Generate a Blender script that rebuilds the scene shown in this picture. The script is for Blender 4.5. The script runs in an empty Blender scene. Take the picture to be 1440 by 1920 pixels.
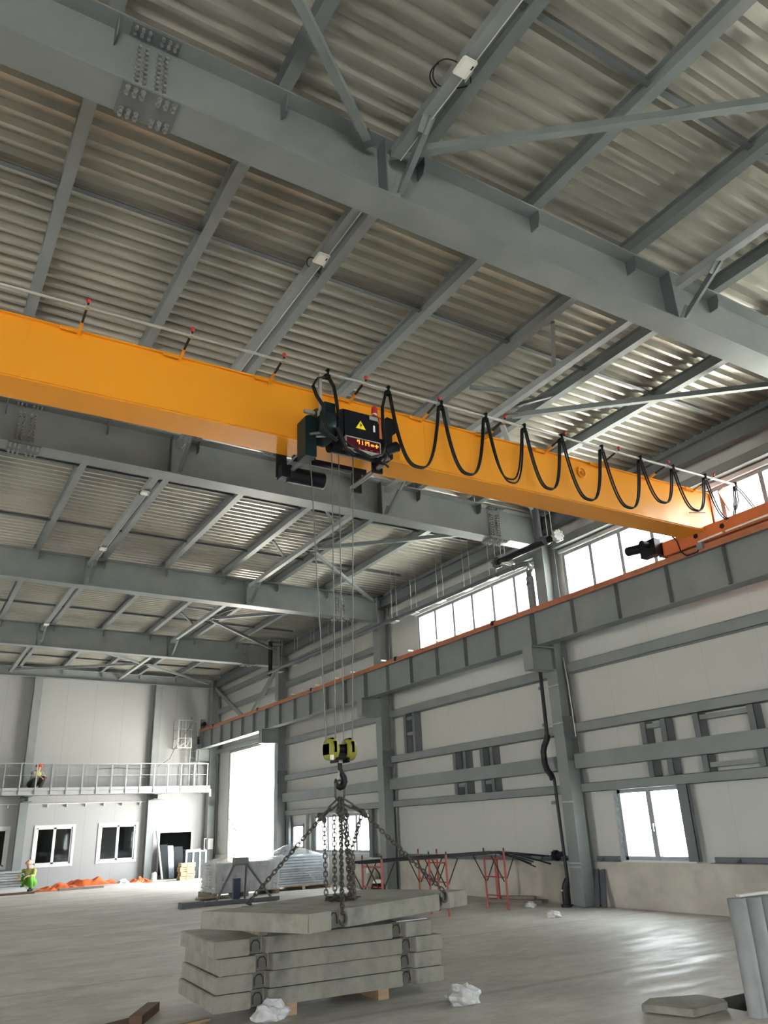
import bpy, bmesh, math, random
from mathutils import Vector, Matrix
random.seed(7)
SC = bpy.context.scene
COL = SC.collection
PI = math.pi

# ------------------------------------------------------------------ materials
def _nt(name):
    m = bpy.data.materials.new(name); m.use_nodes = True
    nt = m.node_tree
    return m, nt, nt.nodes['Principled BSDF']

def mat(name, col, rough=0.6, metal=0.0, var=0.06, scale=3.0, bump=0.0, bscale=40.0, spec=0.5, dirt=None, dscale=1.2, damt=0.5, stretch=None):
    """Principled surface with noise colour variation, optional dirt patches and bump."""
    m, nt, b = _nt(name)
    b.inputs['Roughness'].default_value = rough
    b.inputs['Metallic'].default_value = metal
    b.inputs['Specular IOR Level'].default_value = spec
    tc = nt.nodes.new('ShaderNodeTexCoord')
    src = tc.outputs['Object']
    if stretch:
        mp = nt.nodes.new('ShaderNodeMapping'); mp.inputs['Scale'].default_value = stretch
        nt.links.new(src, mp.inputs['Vector']); src = mp.outputs['Vector']
    n = nt.nodes.new('ShaderNodeTexNoise'); n.inputs['Scale'].default_value = scale
    n.inputs['Detail'].default_value = 6
    nt.links.new(src, n.inputs['Vector'])
    r = nt.nodes.new('ShaderNodeValToRGB')
    r.color_ramp.elements[0].position = 0.3; r.color_ramp.elements[1].position = 0.7
    r.color_ramp.elements[0].color = (*[max(0, c*(1-var)) for c in col], 1)
    r.color_ramp.elements[1].color = (*[min(1, c*(1+var)) for c in col], 1)
    nt.links.new(n.outputs['Fac'], r.inputs['Fac'])
    out = r.outputs['Color']
    if dirt:
        n2 = nt.nodes.new('ShaderNodeTexNoise'); n2.inputs['Scale'].default_value = dscale
        n2.inputs['Detail'].default_value = 9; n2.inputs['Roughness'].default_value = 0.65
        nt.links.new(src, n2.inputs['Vector'])
        r2 = nt.nodes.new('ShaderNodeValToRGB')
        r2.color_ramp.elements[0].position = 0.46; r2.color_ramp.elements[1].position = 0.72
        r2.color_ramp.elements[0].color = (0, 0, 0, 1); r2.color_ramp.elements[1].color = (damt, damt, damt, 1)
        nt.links.new(n2.outputs['Fac'], r2.inputs['Fac'])
        mx = nt.nodes.new('ShaderNodeMixRGB'); mx.inputs['Color2'].default_value = (*dirt, 1)
        nt.links.new(r2.outputs['Color'], mx.inputs['Fac']); nt.links.new(out, mx.inputs['Color1'])
        out = mx.outputs['Color']
    nt.links.new(out, b.inputs['Base Color'])
    if bump:
        n3 = nt.nodes.new('ShaderNodeTexNoise'); n3.inputs['Scale'].default_value = bscale; n3.inputs['Detail'].default_value = 5
        nt.links.new(src, n3.inputs['Vector'])
        bp = nt.nodes.new('ShaderNodeBump'); bp.inputs['Strength'].default_value = bump; bp.inputs['Distance'].default_value = 0.02
        nt.links.new(n3.outputs['Fac'], bp.inputs['Height']); nt.links.new(bp.outputs['Normal'], b.inputs['Normal'])
    return m

def panel_mat(name, col, axis, pitch, vertical_ribs=0.0):
    """Sandwich-panel cladding: flat coat, thin dark joints every pitch along one axis."""
    m, nt, b = _nt(name)
    b.inputs['Roughness'].default_value = 0.42
    tc = nt.nodes.new('ShaderNodeTexCoord'); sx = nt.nodes.new('ShaderNodeSeparateXYZ')
    nt.links.new(tc.outputs['Object'], sx.inputs[0])
    def mth(op, a, bb=None):
        q = nt.nodes.new('ShaderNodeMath'); q.operation = op
        for i, v in enumerate((a, bb)):
            if v is None: continue
            if isinstance(v, (int, float)): q.inputs[i].default_value = v
            else: nt.links.new(v, q.inputs[i])
        return q.outputs[0]
    f = mth('FRACT', mth('DIVIDE', sx.outputs[axis], pitch))
    line = mth('LESS_THAN', f, 0.011)
    n = nt.nodes.new('ShaderNodeTexNoise'); n.inputs['Scale'].default_value = 0.7; n.inputs['Detail'].default_value = 4
    nt.links.new(tc.outputs['Object'], n.inputs['Vector'])
    mx = nt.nodes.new('ShaderNodeMixRGB'); mx.inputs['Color1'].default_value = (*[c*0.95 for c in col], 1)
    mx.inputs['Color2'].default_value = (*[min(1, c*1.04) for c in col], 1)
    nt.links.new(n.outputs['Fac'], mx.inputs['Fac'])
    m2 = nt.nodes.new('ShaderNodeMixRGB'); m2.inputs['Color2'].default_value = (*[c*(0.88 if axis == 1 else 0.74) for c in col], 1)
    nt.links.new(line, m2.inputs['Fac']); nt.links.new(mx.outputs['Color'], m2.inputs['Color1'])
    nt.links.new(m2.outputs['Color'], b.inputs['Base Color'])
    if vertical_ribs:
        w = mth('SINE', mth('MULTIPLY', sx.outputs[axis], 2*PI/vertical_ribs))
        bp = nt.nodes.new('ShaderNodeBump'); bp.inputs['Strength'].default_value = 0.25; bp.inputs['Distance'].default_value = 0.004
        nt.links.new(w, bp.inputs['Height']); nt.links.new(bp.outputs['Normal'], b.inputs['Normal'])
    return m

def emit(name, col, s):
    m, nt, b = _nt(name)
    b.inputs['Base Color'].default_value = (*[c*0.3 for c in col], 1)
    b.inputs['Emission Color'].default_value = (*col, 1); b.inputs['Emission Strength'].default_value = s
    return m

def glass_mat(name, tint=(0.94, 0.97, 0.97), refl=0.08):
    m = bpy.data.materials.new(name); m.use_nodes = True
    nt = m.node_tree; nt.nodes.clear()
    o = nt.nodes.new('ShaderNodeOutputMaterial'); t = nt.nodes.new('ShaderNodeBsdfTransparent')
    g = nt.nodes.new('ShaderNodeBsdfGlossy'); g.inputs['Roughness'].default_value = 0.03
    t.inputs['Color'].default_value = (*tint, 1)
    mx = nt.nodes.new('ShaderNodeMixShader')
    lw = nt.nodes.new('ShaderNodeLayerWeight'); lw.inputs['Blend'].default_value = 0.25
    mu = nt.nodes.new('ShaderNodeMath'); mu.operation = 'MULTIPLY_ADD'; mu.inputs[1].default_value = 0.5; mu.inputs[2].default_value = refl
    nt.links.new(lw.outputs['Fresnel'], mu.inputs[0]); nt.links.new(mu.outputs[0], mx.inputs['Fac'])
    nt.links.new(t.outputs[0], mx.inputs[1]); nt.links.new(g.outputs[0], mx.inputs[2]); nt.links.new(mx.outputs[0], o.inputs[0])
    return m

def film_mat(name, alpha, sc=4.0, bump=0.6):
    """Milky wrinkled stretch film: part see-through, part glossy white."""
    m = bpy.data.materials.new(name); m.use_nodes = True
    nt = m.node_tree; nt.nodes.clear()
    o = nt.nodes.new('ShaderNodeOutputMaterial'); t = nt.nodes.new('ShaderNodeBsdfTransparent')
    b = nt.nodes.new('ShaderNodeBsdfPrincipled'); b.inputs['Base Color'].default_value = (0.74, 0.75, 0.75, 1); b.inputs['Roughness'].default_value = 0.25
    tc = nt.nodes.new('ShaderNodeTexCoord'); mp = nt.nodes.new('ShaderNodeMapping'); mp.inputs['Scale'].default_value = (1.0, 1.0, 0.45)
    n = nt.nodes.new('ShaderNodeTexNoise'); n.inputs['Scale'].default_value = sc; n.inputs['Detail'].default_value = 3
    nt.links.new(tc.outputs['Object'], mp.inputs['Vector']); nt.links.new(mp.outputs['Vector'], n.inputs['Vector'])
    bp = nt.nodes.new('ShaderNodeBump'); bp.inputs['Strength'].default_value = bump; bp.inputs['Distance'].default_value = 0.05
    nt.links.new(n.outputs['Fac'], bp.inputs['Height']); nt.links.new(bp.outputs['Normal'], b.inputs['Normal'])
    r = nt.nodes.new('ShaderNodeValToRGB'); r.color_ramp.elements[0].position = 0.3; r.color_ramp.elements[1].position = 0.7
    r.color_ramp.elements[0].color = (max(0, alpha-0.12),)*3+(1,); r.color_ramp.elements[1].color = (min(1, alpha+0.12),)*3+(1,)
    nt.links.new(n.outputs['Fac'], r.inputs['Fac'])
    mx = nt.nodes.new('ShaderNodeMixShader'); nt.links.new(r.outputs['Color'], mx.inputs['Fac'])
    nt.links.new(t.outputs[0], mx.inputs[1]); nt.links.new(b.outputs[0], mx.inputs[2]); nt.links.new(mx.outputs[0], o.inputs[0])
    return m

M = {
 'steel': mat('primer_grey_steel', (0.205, 0.228, 0.232), 0.42, 0.0, 0.08, 1.6, bump=0.03, dirt=(0.27, 0.28, 0.27), dscale=0.8, damt=0.35),
 'steel2': mat('dark_and_shaded_steel', (0.135, 0.152, 0.162), 0.45, 0.0, 0.08, 1.6),  # darker steel; its tone also paints the shade on the girder stiffeners
 'light': mat('light_grey_steel', (0.31, 0.33, 0.34), 0.4, 0.0, 0.06, 3.0),
 'barsteel': mat('bright_festoon_bar', (0.5, 0.5, 0.48), 0.3, 0.35, 0.03, 6.0),
 'galv': mat('galvanised_steel', (0.50, 0.51, 0.50), 0.42, 0.55, 0.12, 7.0),
 'bolt': mat('zinc_bolts', (0.42, 0.43, 0.42), 0.38, 0.7, 0.1, 20.0),
 'deck': mat('galvanised_roof_deck', (0.54, 0.53, 0.475), 0.30, 0.45, 0.08, 1.5, stretch=(0.4, 1.0, 1.0), dirt=(0.29, 0.28, 0.245), dscale=1.2, damt=0.5),
 'yellow': mat('crane_yellow_paint', (0.86, 0.345, 0.022), 0.34, 0.0, 0.03, 0.8),
 'orange': mat('orange_paint', (0.55, 0.15, 0.05), 0.38, 0.0, 0.05, 2.0),
 'rail': mat('orange_rail_paint', (0.42, 0.15, 0.075), 0.5, 0.0, 0.12, 6.0),
 'black': mat('black_paint', (0.005, 0.0055, 0.007), 0.5, 0.0, 0.1, 5.0, spec=0.25),
 'navy': mat('dark_blue_black_casing', (0.0055, 0.0065, 0.010), 0.45, 0.0, 0.1, 5.0, spec=0.25),
 'teal': mat('dark_teal_paint', (0.006, 0.017, 0.019), 0.45, 0.0, 0.1, 5.0, spec=0.25),
 'rubber': mat('black_rubber', (0.012, 0.012, 0.012), 0.5, 0.0, 0.1, 8.0, spec=0.3),
 'plastic': mat('black_pipe_plastic', (0.013, 0.0135, 0.017), 0.4, 0.0, 0.1, 5.0, spec=0.3),
 'pipe': mat('dark_grey_pipe', (0.09, 0.10, 0.115), 0.32, 0.0, 0.1, 5.0),
 'chrome': mat('bright_steel', (0.42, 0.42, 0.40), 0.28, 0.9, 0.05, 6.0),
 'rope': mat('steel_wire_rope', (0.16, 0.16, 0.155), 0.45, 0.6, 0.2, 60.0),
 'chain': mat('dark_steel_chain', (0.075, 0.068, 0.058), 0.5, 0.6, 0.25, 14.0),
 'red': mat('red_plastic', (0.55, 0.03, 0.03), 0.35, 0.0, 0.05, 5.0),
 'redpaint': mat('red_scaffold_paint', (0.40, 0.085, 0.065), 0.42, 0.0, 0.12, 9.0),
 'white': mat('white_plastic', (0.80, 0.80, 0.77), 0.4, 0.0, 0.03, 5.0),
 'lamp': mat('white_floodlight_face', (0.74, 0.74, 0.70), 0.3, 0.0, 0.02, 5.0),
 'olive': mat('olive_yellow_paint', (0.27, 0.27, 0.04), 0.4, 0.0, 0.12, 8.0),
 'signyellow': mat('warning_yellow', (0.95, 0.78, 0.02), 0.4, 0.0, 0.02, 5.0),
 'display': mat('dark_red_display', (0.075, 0.006, 0.014), 0.25, 0.0, 0.05, 5.0),
 'digits': emit('display_digits', (1.0, 0.36, 0.03), 0.055),
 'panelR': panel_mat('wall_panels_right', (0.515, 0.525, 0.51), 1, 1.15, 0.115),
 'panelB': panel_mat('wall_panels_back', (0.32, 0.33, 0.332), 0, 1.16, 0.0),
 'conc': mat('cast_concrete_wall', (0.48, 0.46, 0.41), 0.85, 0.0, 0.16, 1.3, bump=0.25, bscale=18, dirt=(0.33, 0.31, 0.265), dscale=2.4, damt=0.6),
 'slab': mat('precast_concrete', (0.265, 0.258, 0.218), 0.85, 0.0, 0.10, 4.0, bump=0.3, bscale=45, dirt=(0.115, 0.112, 0.10), dscale=2.6, damt=0.85),
 'recess_dark': mat('dark_recess_concrete', (0.12, 0.117, 0.105), 0.85, 0.0, 0.2, 6.0, bump=0.3, bscale=45),
 'rebar': mat('rusty_bar', (0.05, 0.04, 0.032), 0.6, 0.5, 0.3, 30.0),
 'rod': mat('dark_steel_rods', (0.03, 0.034, 0.034), 0.45, 0.5, 0.2, 20.0),
 'winframe': mat('grey_window_frame', (0.30, 0.32, 0.34), 0.4, 0.0, 0.03, 4.0),
 'winwhite': mat('white_window_frame', (0.60, 0.61, 0.62), 0.35, 0.0, 0.02, 4.0),
 'foil': mat('foil_tape', (0.55, 0.62, 0.68), 0.3, 0.6, 0.3, 12.0),
 'glass': glass_mat('clear_glass'),
 'darkglass': glass_mat('office_glass', (0.55, 0.60, 0.60), 0.10),
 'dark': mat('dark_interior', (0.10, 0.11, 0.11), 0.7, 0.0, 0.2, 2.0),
 'wood': mat('raw_timber', (0.36, 0.25, 0.145), 0.75, 0.0, 0.2, 5.0, stretch=(1, 6, 6)),
 'woodgrey': mat('weathered_timber', (0.22, 0.185, 0.145), 0.8, 0.0, 0.25, 5.0, stretch=(1, 6, 6)),
 'woodred': mat('reddish_timber', (0.13, 0.075, 0.045), 0.75, 0.0, 0.25, 5.0),
 'sheetgrey': mat('stacked_sheets', (0.42, 0.45, 0.48), 0.4, 0.0, 0.2, 9.0, stretch=(1, 1, 14)),
 'sheetblue': mat('stacked_sheets_blue', (0.30, 0.36, 0.42), 0.38, 0.0, 0.3, 9.0, stretch=(1, 1, 14)),
 'film': film_mat('stretch_film', 0.40), 'film2': film_mat('thin_stretch_film', 0.26), 'bag': film_mat('plastic_bag', 0.82, 9.0, 0.8),
 'tarp': mat('orange_tarpaulin', (0.62, 0.12, 0.03), 0.45, 0.0, 0.25, 5.0, bump=0.6, bscale=9),
 'tube': mat('grey_cement_tube', (0.31, 0.33, 0.335), 0.65, 0.0, 0.10, 5.0, bump=0.05),
 'bluesteel': mat('blue_steel_post', (0.045, 0.065, 0.11), 0.4, 0.0, 0.1, 5.0),
 'skin': mat('skin', (0.50, 0.30, 0.21), 0.55, 0.0, 0.05, 8.0),
 'trousers': mat('dark_work_trousers', (0.05, 0.05, 0.055), 0.8, 0.0, 0.15, 12.0),
 'greentrousers': mat('bright_green_overall', (0.10, 0.33, 0.03), 0.7, 0.0, 0.12, 12.0),
 'vest': mat('hi_vis_yellow_vest', (0.38, 0.42, 0.12), 0.6, 0.0, 0.1, 12.0),
 'shirt': mat('grey_shirt', (0.32, 0.31, 0.29), 0.8, 0.0, 0.1, 12.0),
 'helmet': mat('red_helmet', (0.62, 0.10, 0.05), 0.35, 0.0, 0.03, 5.0),
 'cap': mat('pale_cap', (0.62, 0.42, 0.30), 0.7, 0.0, 0.1, 10.0),
 'pit_dark': mat('dark_pit_walls', (0.045, 0.04, 0.034), 0.95, 0.0, 0.3, 9.0),
 'jamb': mat('pale_jamb_board', (0.72, 0.62, 0.42), 0.7, 0.0, 0.06, 4.0),
 'leaf': mat('tree_leaves', (0.30, 0.46, 0.10), 0.7, 0.0, 0.4, 2.0),
 'bark': mat('bark', (0.12, 0.09, 0.06), 0.9, 0.0, 0.3, 5.0),
 'yard': mat('pale_gravel_yard', (0.60, 0.58, 0.53), 0.9, 0.0, 0.12, 0.5),
}

# floor: dusty slab with long streaks, pour joints and tracked dirt
def floor_mat():
    m, nt, b = _nt('dusty_concrete_floor')
    b.inputs['Roughness'].default_value = 0.62
    tc = nt.nodes.new('ShaderNodeTexCoord')
    def noise(scale, stretch, detail=6, rough=0.6):
        mp = nt.nodes.new('ShaderNodeMapping'); mp.inputs['Scale'].default_value = stretch
        mp.inputs['Rotation'].default_value = (0, 0, 0.22)
        nt.links.new(tc.outputs['Object'], mp.inputs['Vector'])
        n = nt.nodes.new('ShaderNodeTexNoise'); n.inputs['Scale'].default_value = scale; n.inputs['Detail'].default_value = detail
        n.inputs['Roughness'].default_value = rough
        nt.links.new(mp.outputs['Vector'], n.inputs['Vector']); return n.outputs['Fac']
    def ramp(f, p0, c0, p1, c1):
        r = nt.nodes.new('ShaderNodeValToRGB'); r.color_ramp.elements[0].position = p0; r.color_ramp.elements[1].position = p1
        r.color_ramp.elements[0].color = (*c0, 1); r.color_ramp.elements[1].color = (*c1, 1)
        nt.links.new(f, r.inputs['Fac']); return r.outputs['Color']
    def mix(fac, a, c, mode='MIX'):
        q = nt.nodes.new('ShaderNodeMixRGB'); q.blend_type = mode
        if isinstance(fac, float): q.inputs['Fac'].default_value = fac
        else: nt.links.new(fac, q.inputs['Fac'])
        nt.links.new(a, q.inputs['Color1'])
        if isinstance(c, tuple): q.inputs['Color2'].default_value = (*c, 1)
        else: nt.links.new(c, q.inputs['Color2'])
        return q.outputs['Color']
    base = ramp(noise(0.8, (1, 1, 1), 8), 0.32, (0.43, 0.41, 0.37), 0.7, (0.58, 0.56, 0.51))
    streak = ramp(noise(0.8, (0.7, 1.5, 1), 12, 0.74), 0.42, (0.0,)*3, 0.70, (0.75,)*3)
    c = mix(streak, base, (0.29, 0.28, 0.25))
    fine = ramp(noise(4, (0.8, 1.5, 1), 12, 0.8), 0.48, (0.0,)*3, 0.68, (0.6,)*3)
    c = mix(fine, c, (0.70, 0.68, 0.62))
    sx = nt.nodes.new('ShaderNodeSeparateXYZ'); nt.links.new(tc.outputs['Object'], sx.inputs[0])
    def mth(op, a, bb):
        q = nt.nodes.new('ShaderNodeMath'); q.operation = op
        for i, v in enumerate((a, bb)):
            if isinstance(v, (int, float)): q.inputs[i].default_value = v
            else: nt.links.new(v, q.inputs[i])
        return q.outputs[0]
    j = mth('LESS_THAN', mth('FRACT', mth('DIVIDE', mth('ADD', sx.outputs[1], mth('MULTIPLY', noise(1.5, (1, 1, 1)), 0.06)), 3.7), 0), 0.03)
    c = mix(mth('MULTIPLY', j, 0.28), c, (0.13, 0.125, 0.11))
    nt.links.new(c, b.inputs['Base Color'])
    rr = ramp(noise(1.4, (0.6, 2, 1)), 0.35, (0.42,)*3, 0.7, (0.75,)*3)
    nt.links.new(rr, b.inputs['Roughness'])
    bp = nt.nodes.new('ShaderNodeBump'); bp.inputs['Strength'].default_value = 0.25; bp.inputs['Distance'].default_value = 0.012
    nt.links.new(noise(6, (0.8, 1.5, 1), 8, 0.7), bp.inputs['Height']); nt.links.new(bp.outputs['Normal'], b.inputs['Normal'])
    return m
M['floor'] = floor_mat()

# ------------------------------------------------------------------ mesh builder
class MB:
    def __init__(s): s.v = []; s.f = []; s.sm = []; s.mi = []; s.cm = 0
    def add(s, vs, fs, smooth=False):
        o = len(s.v); s.v += [tuple(v) for v in vs]
        for f in fs: s.f.append([i+o for i in f]); s.sm.append(smooth); s.mi.append(s.cm)
        return s
    def box(s, x0, x1, y0, y1, z0, z1):
        return s.add([(x, y, z) for x in (x0, x1) for y in (y0, y1) for z in (z0, z1)],
            [(0,1,3,2), (4,6,7,5), (0,4,5,1), (2,3,7,6), (0,2,6,4), (1,5,7,3)])
    def cbox(s, c, d): return s.box(c[0]-d[0]/2, c[0]+d[0]/2, c[1]-d[1]/2, c[1]+d[1]/2, c[2]-d[2]/2, c[2]+d[2]/2)
    def slopebox(s, x0, x1, y0, y1, z0, z1, sl):
        """box along x whose heights follow z + sl*x"""
        return s.add([(x, y, z+sl*x) for x in (x0, x1) for y in (y0, y1) for z in (z0, z1)],
            [(0,1,3,2), (4,6,7,5), (0,4,5,1), (2,3,7,6), (0,2,6,4), (1,5,7,3)])
    def bar(s, p, q, w, h, up=(0, 0, 1)):
        p = Vector(p); q = Vector(q); d = (q-p).normalized(); u = Vector(up)
        if abs(d.dot(u)) > 0.98: u = Vector((0, 1, 0))
        r = d.cross(u).normalized(); u = r.cross(d).normalized()
        vs = [c + r*a*w/2 + u*b*h/2 for c in (p, q) for a in (-1, 1) for b in (-1, 1)]
        return s.add(vs, [(0,1,3,2), (4,6,7,5), (0,4,5,1), (2,3,7,6), (0,2,6,4), (1,5,7,3)])
    def angle(s, p, q, w, t=0.008, up=(0, 0, 1)):
        p = Vector(p); q = Vector(q); d = (q-p).normalized(); u = Vector(up)
        r = d.cross(u).normalized(); u = r.cross(d).normalized()
        s.bar(p, q, w, t, up); s.bar(p + r*(w/2-t/2) + u*w/2, q + r*(w/2-t/2) + u*w/2, t, w, up); return s
    def tube(s, pts, r, n=8, closed=False, caps=True):
        pts = [Vector(p) for p in pts]; N = len(pts); rs = r if isinstance(r, (list, tuple)) else [r]*N
        up = None; rings = []
        for i, p in enumerate(pts):
            a = pts[(i-1) % N] if (i > 0 or closed) else p; b = pts[(i+1) % N] if (i < N-1 or closed) else p
            d = (b-a); d = d.normalized() if d.length > 1e-9 else Vector((0, 0, 1))
            if up is None: up = Vector((0, 0, 1)) if abs(d.z) < 0.9 else Vector((1, 0, 0))
            x = d.cross(up)
            if x.length < 1e-6: up = Vector((0, 1, 0)) if abs(d.y) < 0.9 else Vector((1, 0, 0)); x = d.cross(up)
            x.normalize(); up = x.cross(d).normalized()
            rings.append([p + (x*math.cos(2*PI*k/n) + up*math.sin(2*PI*k/n))*rs[i] for k in range(n)])
        vs = [v for R in rings for v in R]; fs = []
        for i in range(N if closed else N-1):
            j = (i+1) % N
            for k in range(n): fs.append((i*n+k, i*n+(k+1) % n, j*n+(k+1) % n, j*n+k))
        s.add(vs, fs, True)
        if caps and not closed:
            s.add(rings[0], [tuple(range(n))[::-1]]); s.add(rings[-1], [tuple(range(n))])
        return s
    def cyl(s, p, q, r, n=16, r2=None): return s.tube([p, q], [r, r if r2 is None else r2], n)
    def prism(s, poly, axis, a, b):
        """extrude a 2-D polygon along axis (0,1,2) from a to b"""
        def P(u, v, w): return {0: (w, u, v), 1: (u, w, v), 2: (u, v, w)}[axis]
        n = len(poly); vs = [P(u, v, a) for u, v in poly] + [P(u, v, b) for u, v in poly]
        fs = [tuple(range(n))[::-1], tuple(range(n, 2*n))] + [(i, (i+1) % n, n+(i+1) % n, n+i) for i in range(n)]
        return s.add(vs, fs)
    def ball(s, c, r, seg=10, ring=7, sc=(1, 1, 1)):
        vs = []; fs = []
        for i in range(ring+1):
            t = PI*i/ring
            for k in range(seg):
                a = 2*PI*k/seg; vs.append((c[0]+r*sc[0]*math.sin(t)*math.cos(a), c[1]+r*sc[1]*math.sin(t)*math.sin(a), c[2]+r*sc[2]*math.cos(t)))
        for i in range(ring):
            for k in range(seg): fs.append((i*seg+k, (i+1)*seg+k, (i+1)*seg+(k+1) % seg, i*seg+(k+1) % seg))
        return s.add(vs, fs, True)
    def link(s, c, d, nrm, L=0.06, w=0.02, r=0.0065):
        """one oval chain link centred at c, long axis d, lying in plane d x nrm"""
        c = Vector(c); d = Vector(d).normalized(); nrm = Vector(nrm); b = d.cross(nrm).normalized()
        pts = []; h = L/2 - w
        for k in range(6): a = -PI/2 + PI*k/5; pts.append(c + d*(h + w*math.cos(a)) + b*w*math.sin(a))
        for k in range(6): a = PI/2 + PI*k/5; pts.append(c + d*(-h + w*math.cos(a)) + b*w*math.sin(a))
        return s.tube(pts, r, 5, closed=True)
    def chain(s, pts, pitch=0.042, **kw):
        """links along a polyline, alternate links turned a quarter"""
        pts = [Vector(p) for p in pts]; i = 0; alt = 0
        for a, b in zip(pts, pts[1:]):
            L = (b-a).length; n = max(1, round(L/pitch)); d = (b-a)/L
            e = d.cross(Vector((0.3, 0.8, 0.45))).normalized(); g = d.cross(e)
            for k in range(n):
                s.link(a + d*L*(k+0.5)/n, d, e if alt % 2 else g, **kw); alt += 1
        return s
    def build(s, name, m, parent=None, smooth=None, bevel=0.0, fix=True):
        me = bpy.data.meshes.new(name); me.from_pydata(s.v, [], s.f)
        for p, q in zip(me.polygons, s.sm): p.use_smooth = q if smooth is None else smooth
        if any(s.mi):
            for p, q in zip(me.polygons, s.mi): p.material_index = q
        if fix or bevel:
            bm = bmesh.new(); bm.from_mesh(me); bmesh.ops.recalc_face_normals(bm, faces=bm.faces)
            if bevel: bmesh.ops.bevel(bm, geom=list(bm.edges), offset=bevel, segments=2, affect='EDGES', clamp_overlap=True)
            bm.to_mesh(me); bm.free()
        for q in (m if isinstance(m, list) else [m]): me.materials.append(M[q])
        o = bpy.data.objects.new(name, me); COL.objects.link(o)
        if parent is not None:
            o.parent = parent
            if parent.type == 'EMPTY': o.matrix_parent_inverse = Matrix.Translation(-Vector(parent.location))
        return o

def tag(o, label, cat, group=None, kind=None):
    o['label'] = label; o['category'] = cat
    if group: o['group'] = group
    if kind: o['kind'] = kind
    return o
def root(name, label, cat, loc=(0, 0, 0), group=None):
    o = bpy.data.objects.new(name, None); o.empty_display_size = 0.2; COL.objects.link(o); o.location = loc
    return tag(o, label, cat, group)
def struct(name, mb, m, label=None, cat=None):
    o = mb.build(name, m); o['kind'] = 'structure'
    if label: o['label'] = label; o['category'] = cat
    return o
ORD = ['first', 'second', 'third', 'fourth', 'fifth', 'sixth', 'seventh', 'eighth', 'ninth', 'tenth', 'eleventh', 'twelfth', 'thirteenth', 'fourteenth']
# ------------------------------------------------------------------ dimensions
YA, BAY = 12.68, 7.405                # frame lines run along x at YA + BAY*k
XC = 11.90                            # inner face of the right-hand columns
XW = 12.38                            # inner face of the right-hand wall panels
YB = 35.26                            # inner face of the end wall
XL, YF = -12.4, -9.0                  # unseen left and front walls
SL = -0.0163                          # roof fall towards the right wall
zb = lambda x: 7.573 + SL*x           # underside of the roof girders
zt = lambda x: 8.335 + SL*x           # top of the roof girders
zd = lambda x: 8.545 + SL*x           # underside of the roof deck
FR = [YA + BAY*k for k in (-1, 0, 1, 2)]
PUR = [0.63 + 1.597*k for k in range(7)]
PURX = [-0.967 - 1.597*k for k in range(6)]

# ------------------------------------------------------------------ camera
cam = bpy.data.cameras.new('camera'); cam.sensor_fit = 'HORIZONTAL'; cam.sensor_width = 36.0
cam.lens = 36.0*1467.14/1440.0; cam.clip_start = 0.05; cam.clip_end = 400
co = bpy.data.objects.new('camera', cam); COL.objects.link(co); SC.camera = co
yaw, pitch, roll = 0.5529, 0.3816, -0.0437
fwd = Vector((math.sin(yaw)*math.cos(pitch), math.cos(yaw)*math.cos(pitch), math.sin(pitch)))
r0 = Vector((math.cos(yaw), -math.sin(yaw), 0)); u0 = r0.cross(fwd)
rt = r0*math.cos(roll) + u0*math.sin(roll); up = u0*math.cos(roll) - r0*math.sin(roll)
co.matrix_world = Matrix(((rt.x, up.x, -fwd.x, 0), (rt.y, up.y, -fwd.y, 0), (rt.z, up.z, -fwd.z, 1.62), (0, 0, 0, 1)))

# ------------------------------------------------------------------ floor with the open pit at lower right
PX0, PX1, PY0, PY1 = 6.71, 7.55, 5.25, 5.72
fl = MB()
for a, b, c, d in ((XL-.3, XW+.3, YF-.3, PY0), (XL-.3, XW+.3, PY1, YB+4), (XL-.3, PX0, PY0, PY1), (PX1, XW+.3, PY0, PY1)):
    fl.add([(a, c, 0), (b, c, 0), (b, d, 0), (a, d, 0)], [(0, 1, 2, 3)])
struct('floor', fl, 'floor')
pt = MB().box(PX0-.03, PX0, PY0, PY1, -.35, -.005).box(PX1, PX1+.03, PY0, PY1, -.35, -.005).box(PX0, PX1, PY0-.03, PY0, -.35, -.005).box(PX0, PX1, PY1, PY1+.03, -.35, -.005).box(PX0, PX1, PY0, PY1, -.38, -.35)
struct('floor_pit', pt, 'pit_dark')  # near-black walls and bottom, coloured so the pit reads dark
struct('ground', MB().box(-120, -12.75, -120, 160, -.3, -.08).box(12.75, 140, -120, 160, -.3, -.08).box(-12.75, 12.75, -120, -9.35, -.3, -.08).box(-12.75, 12.75, 39.4, 160, -.3, -.08), 'yard')

# ------------------------------------------------------------------ roof deck: trapezoidal ribs running across the span
dk = MB(); pit = BAY/36; y = YF; prof = []
while y < YB + .1:
    prof += [(y, 0), (y+.050, 0), (y+.075, .085), (y+.181, .085)]
    y += pit
prof.append((y, 0))
for x in (XL-.1, 0.0, XW+.1):
    dk.v += [(x, yy, zd(x)+h) for yy, h in prof]
n = len(prof)
for k in range(2):
    for i in range(n-1):
        dk.f.append([k*n+i, k*n+i+1, (k+1)*n+i+1, (k+1)*n+i]); dk.sm.append(False)
struct('ceiling', dk, 'deck')
struct('ceiling_light_seal', MB().slopebox(XL-.3, XW+.3, YF-.3, YB+.3, 8.67, 8.81, SL), 'dark')  # unseen slab added above the deck against light leaks

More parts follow.
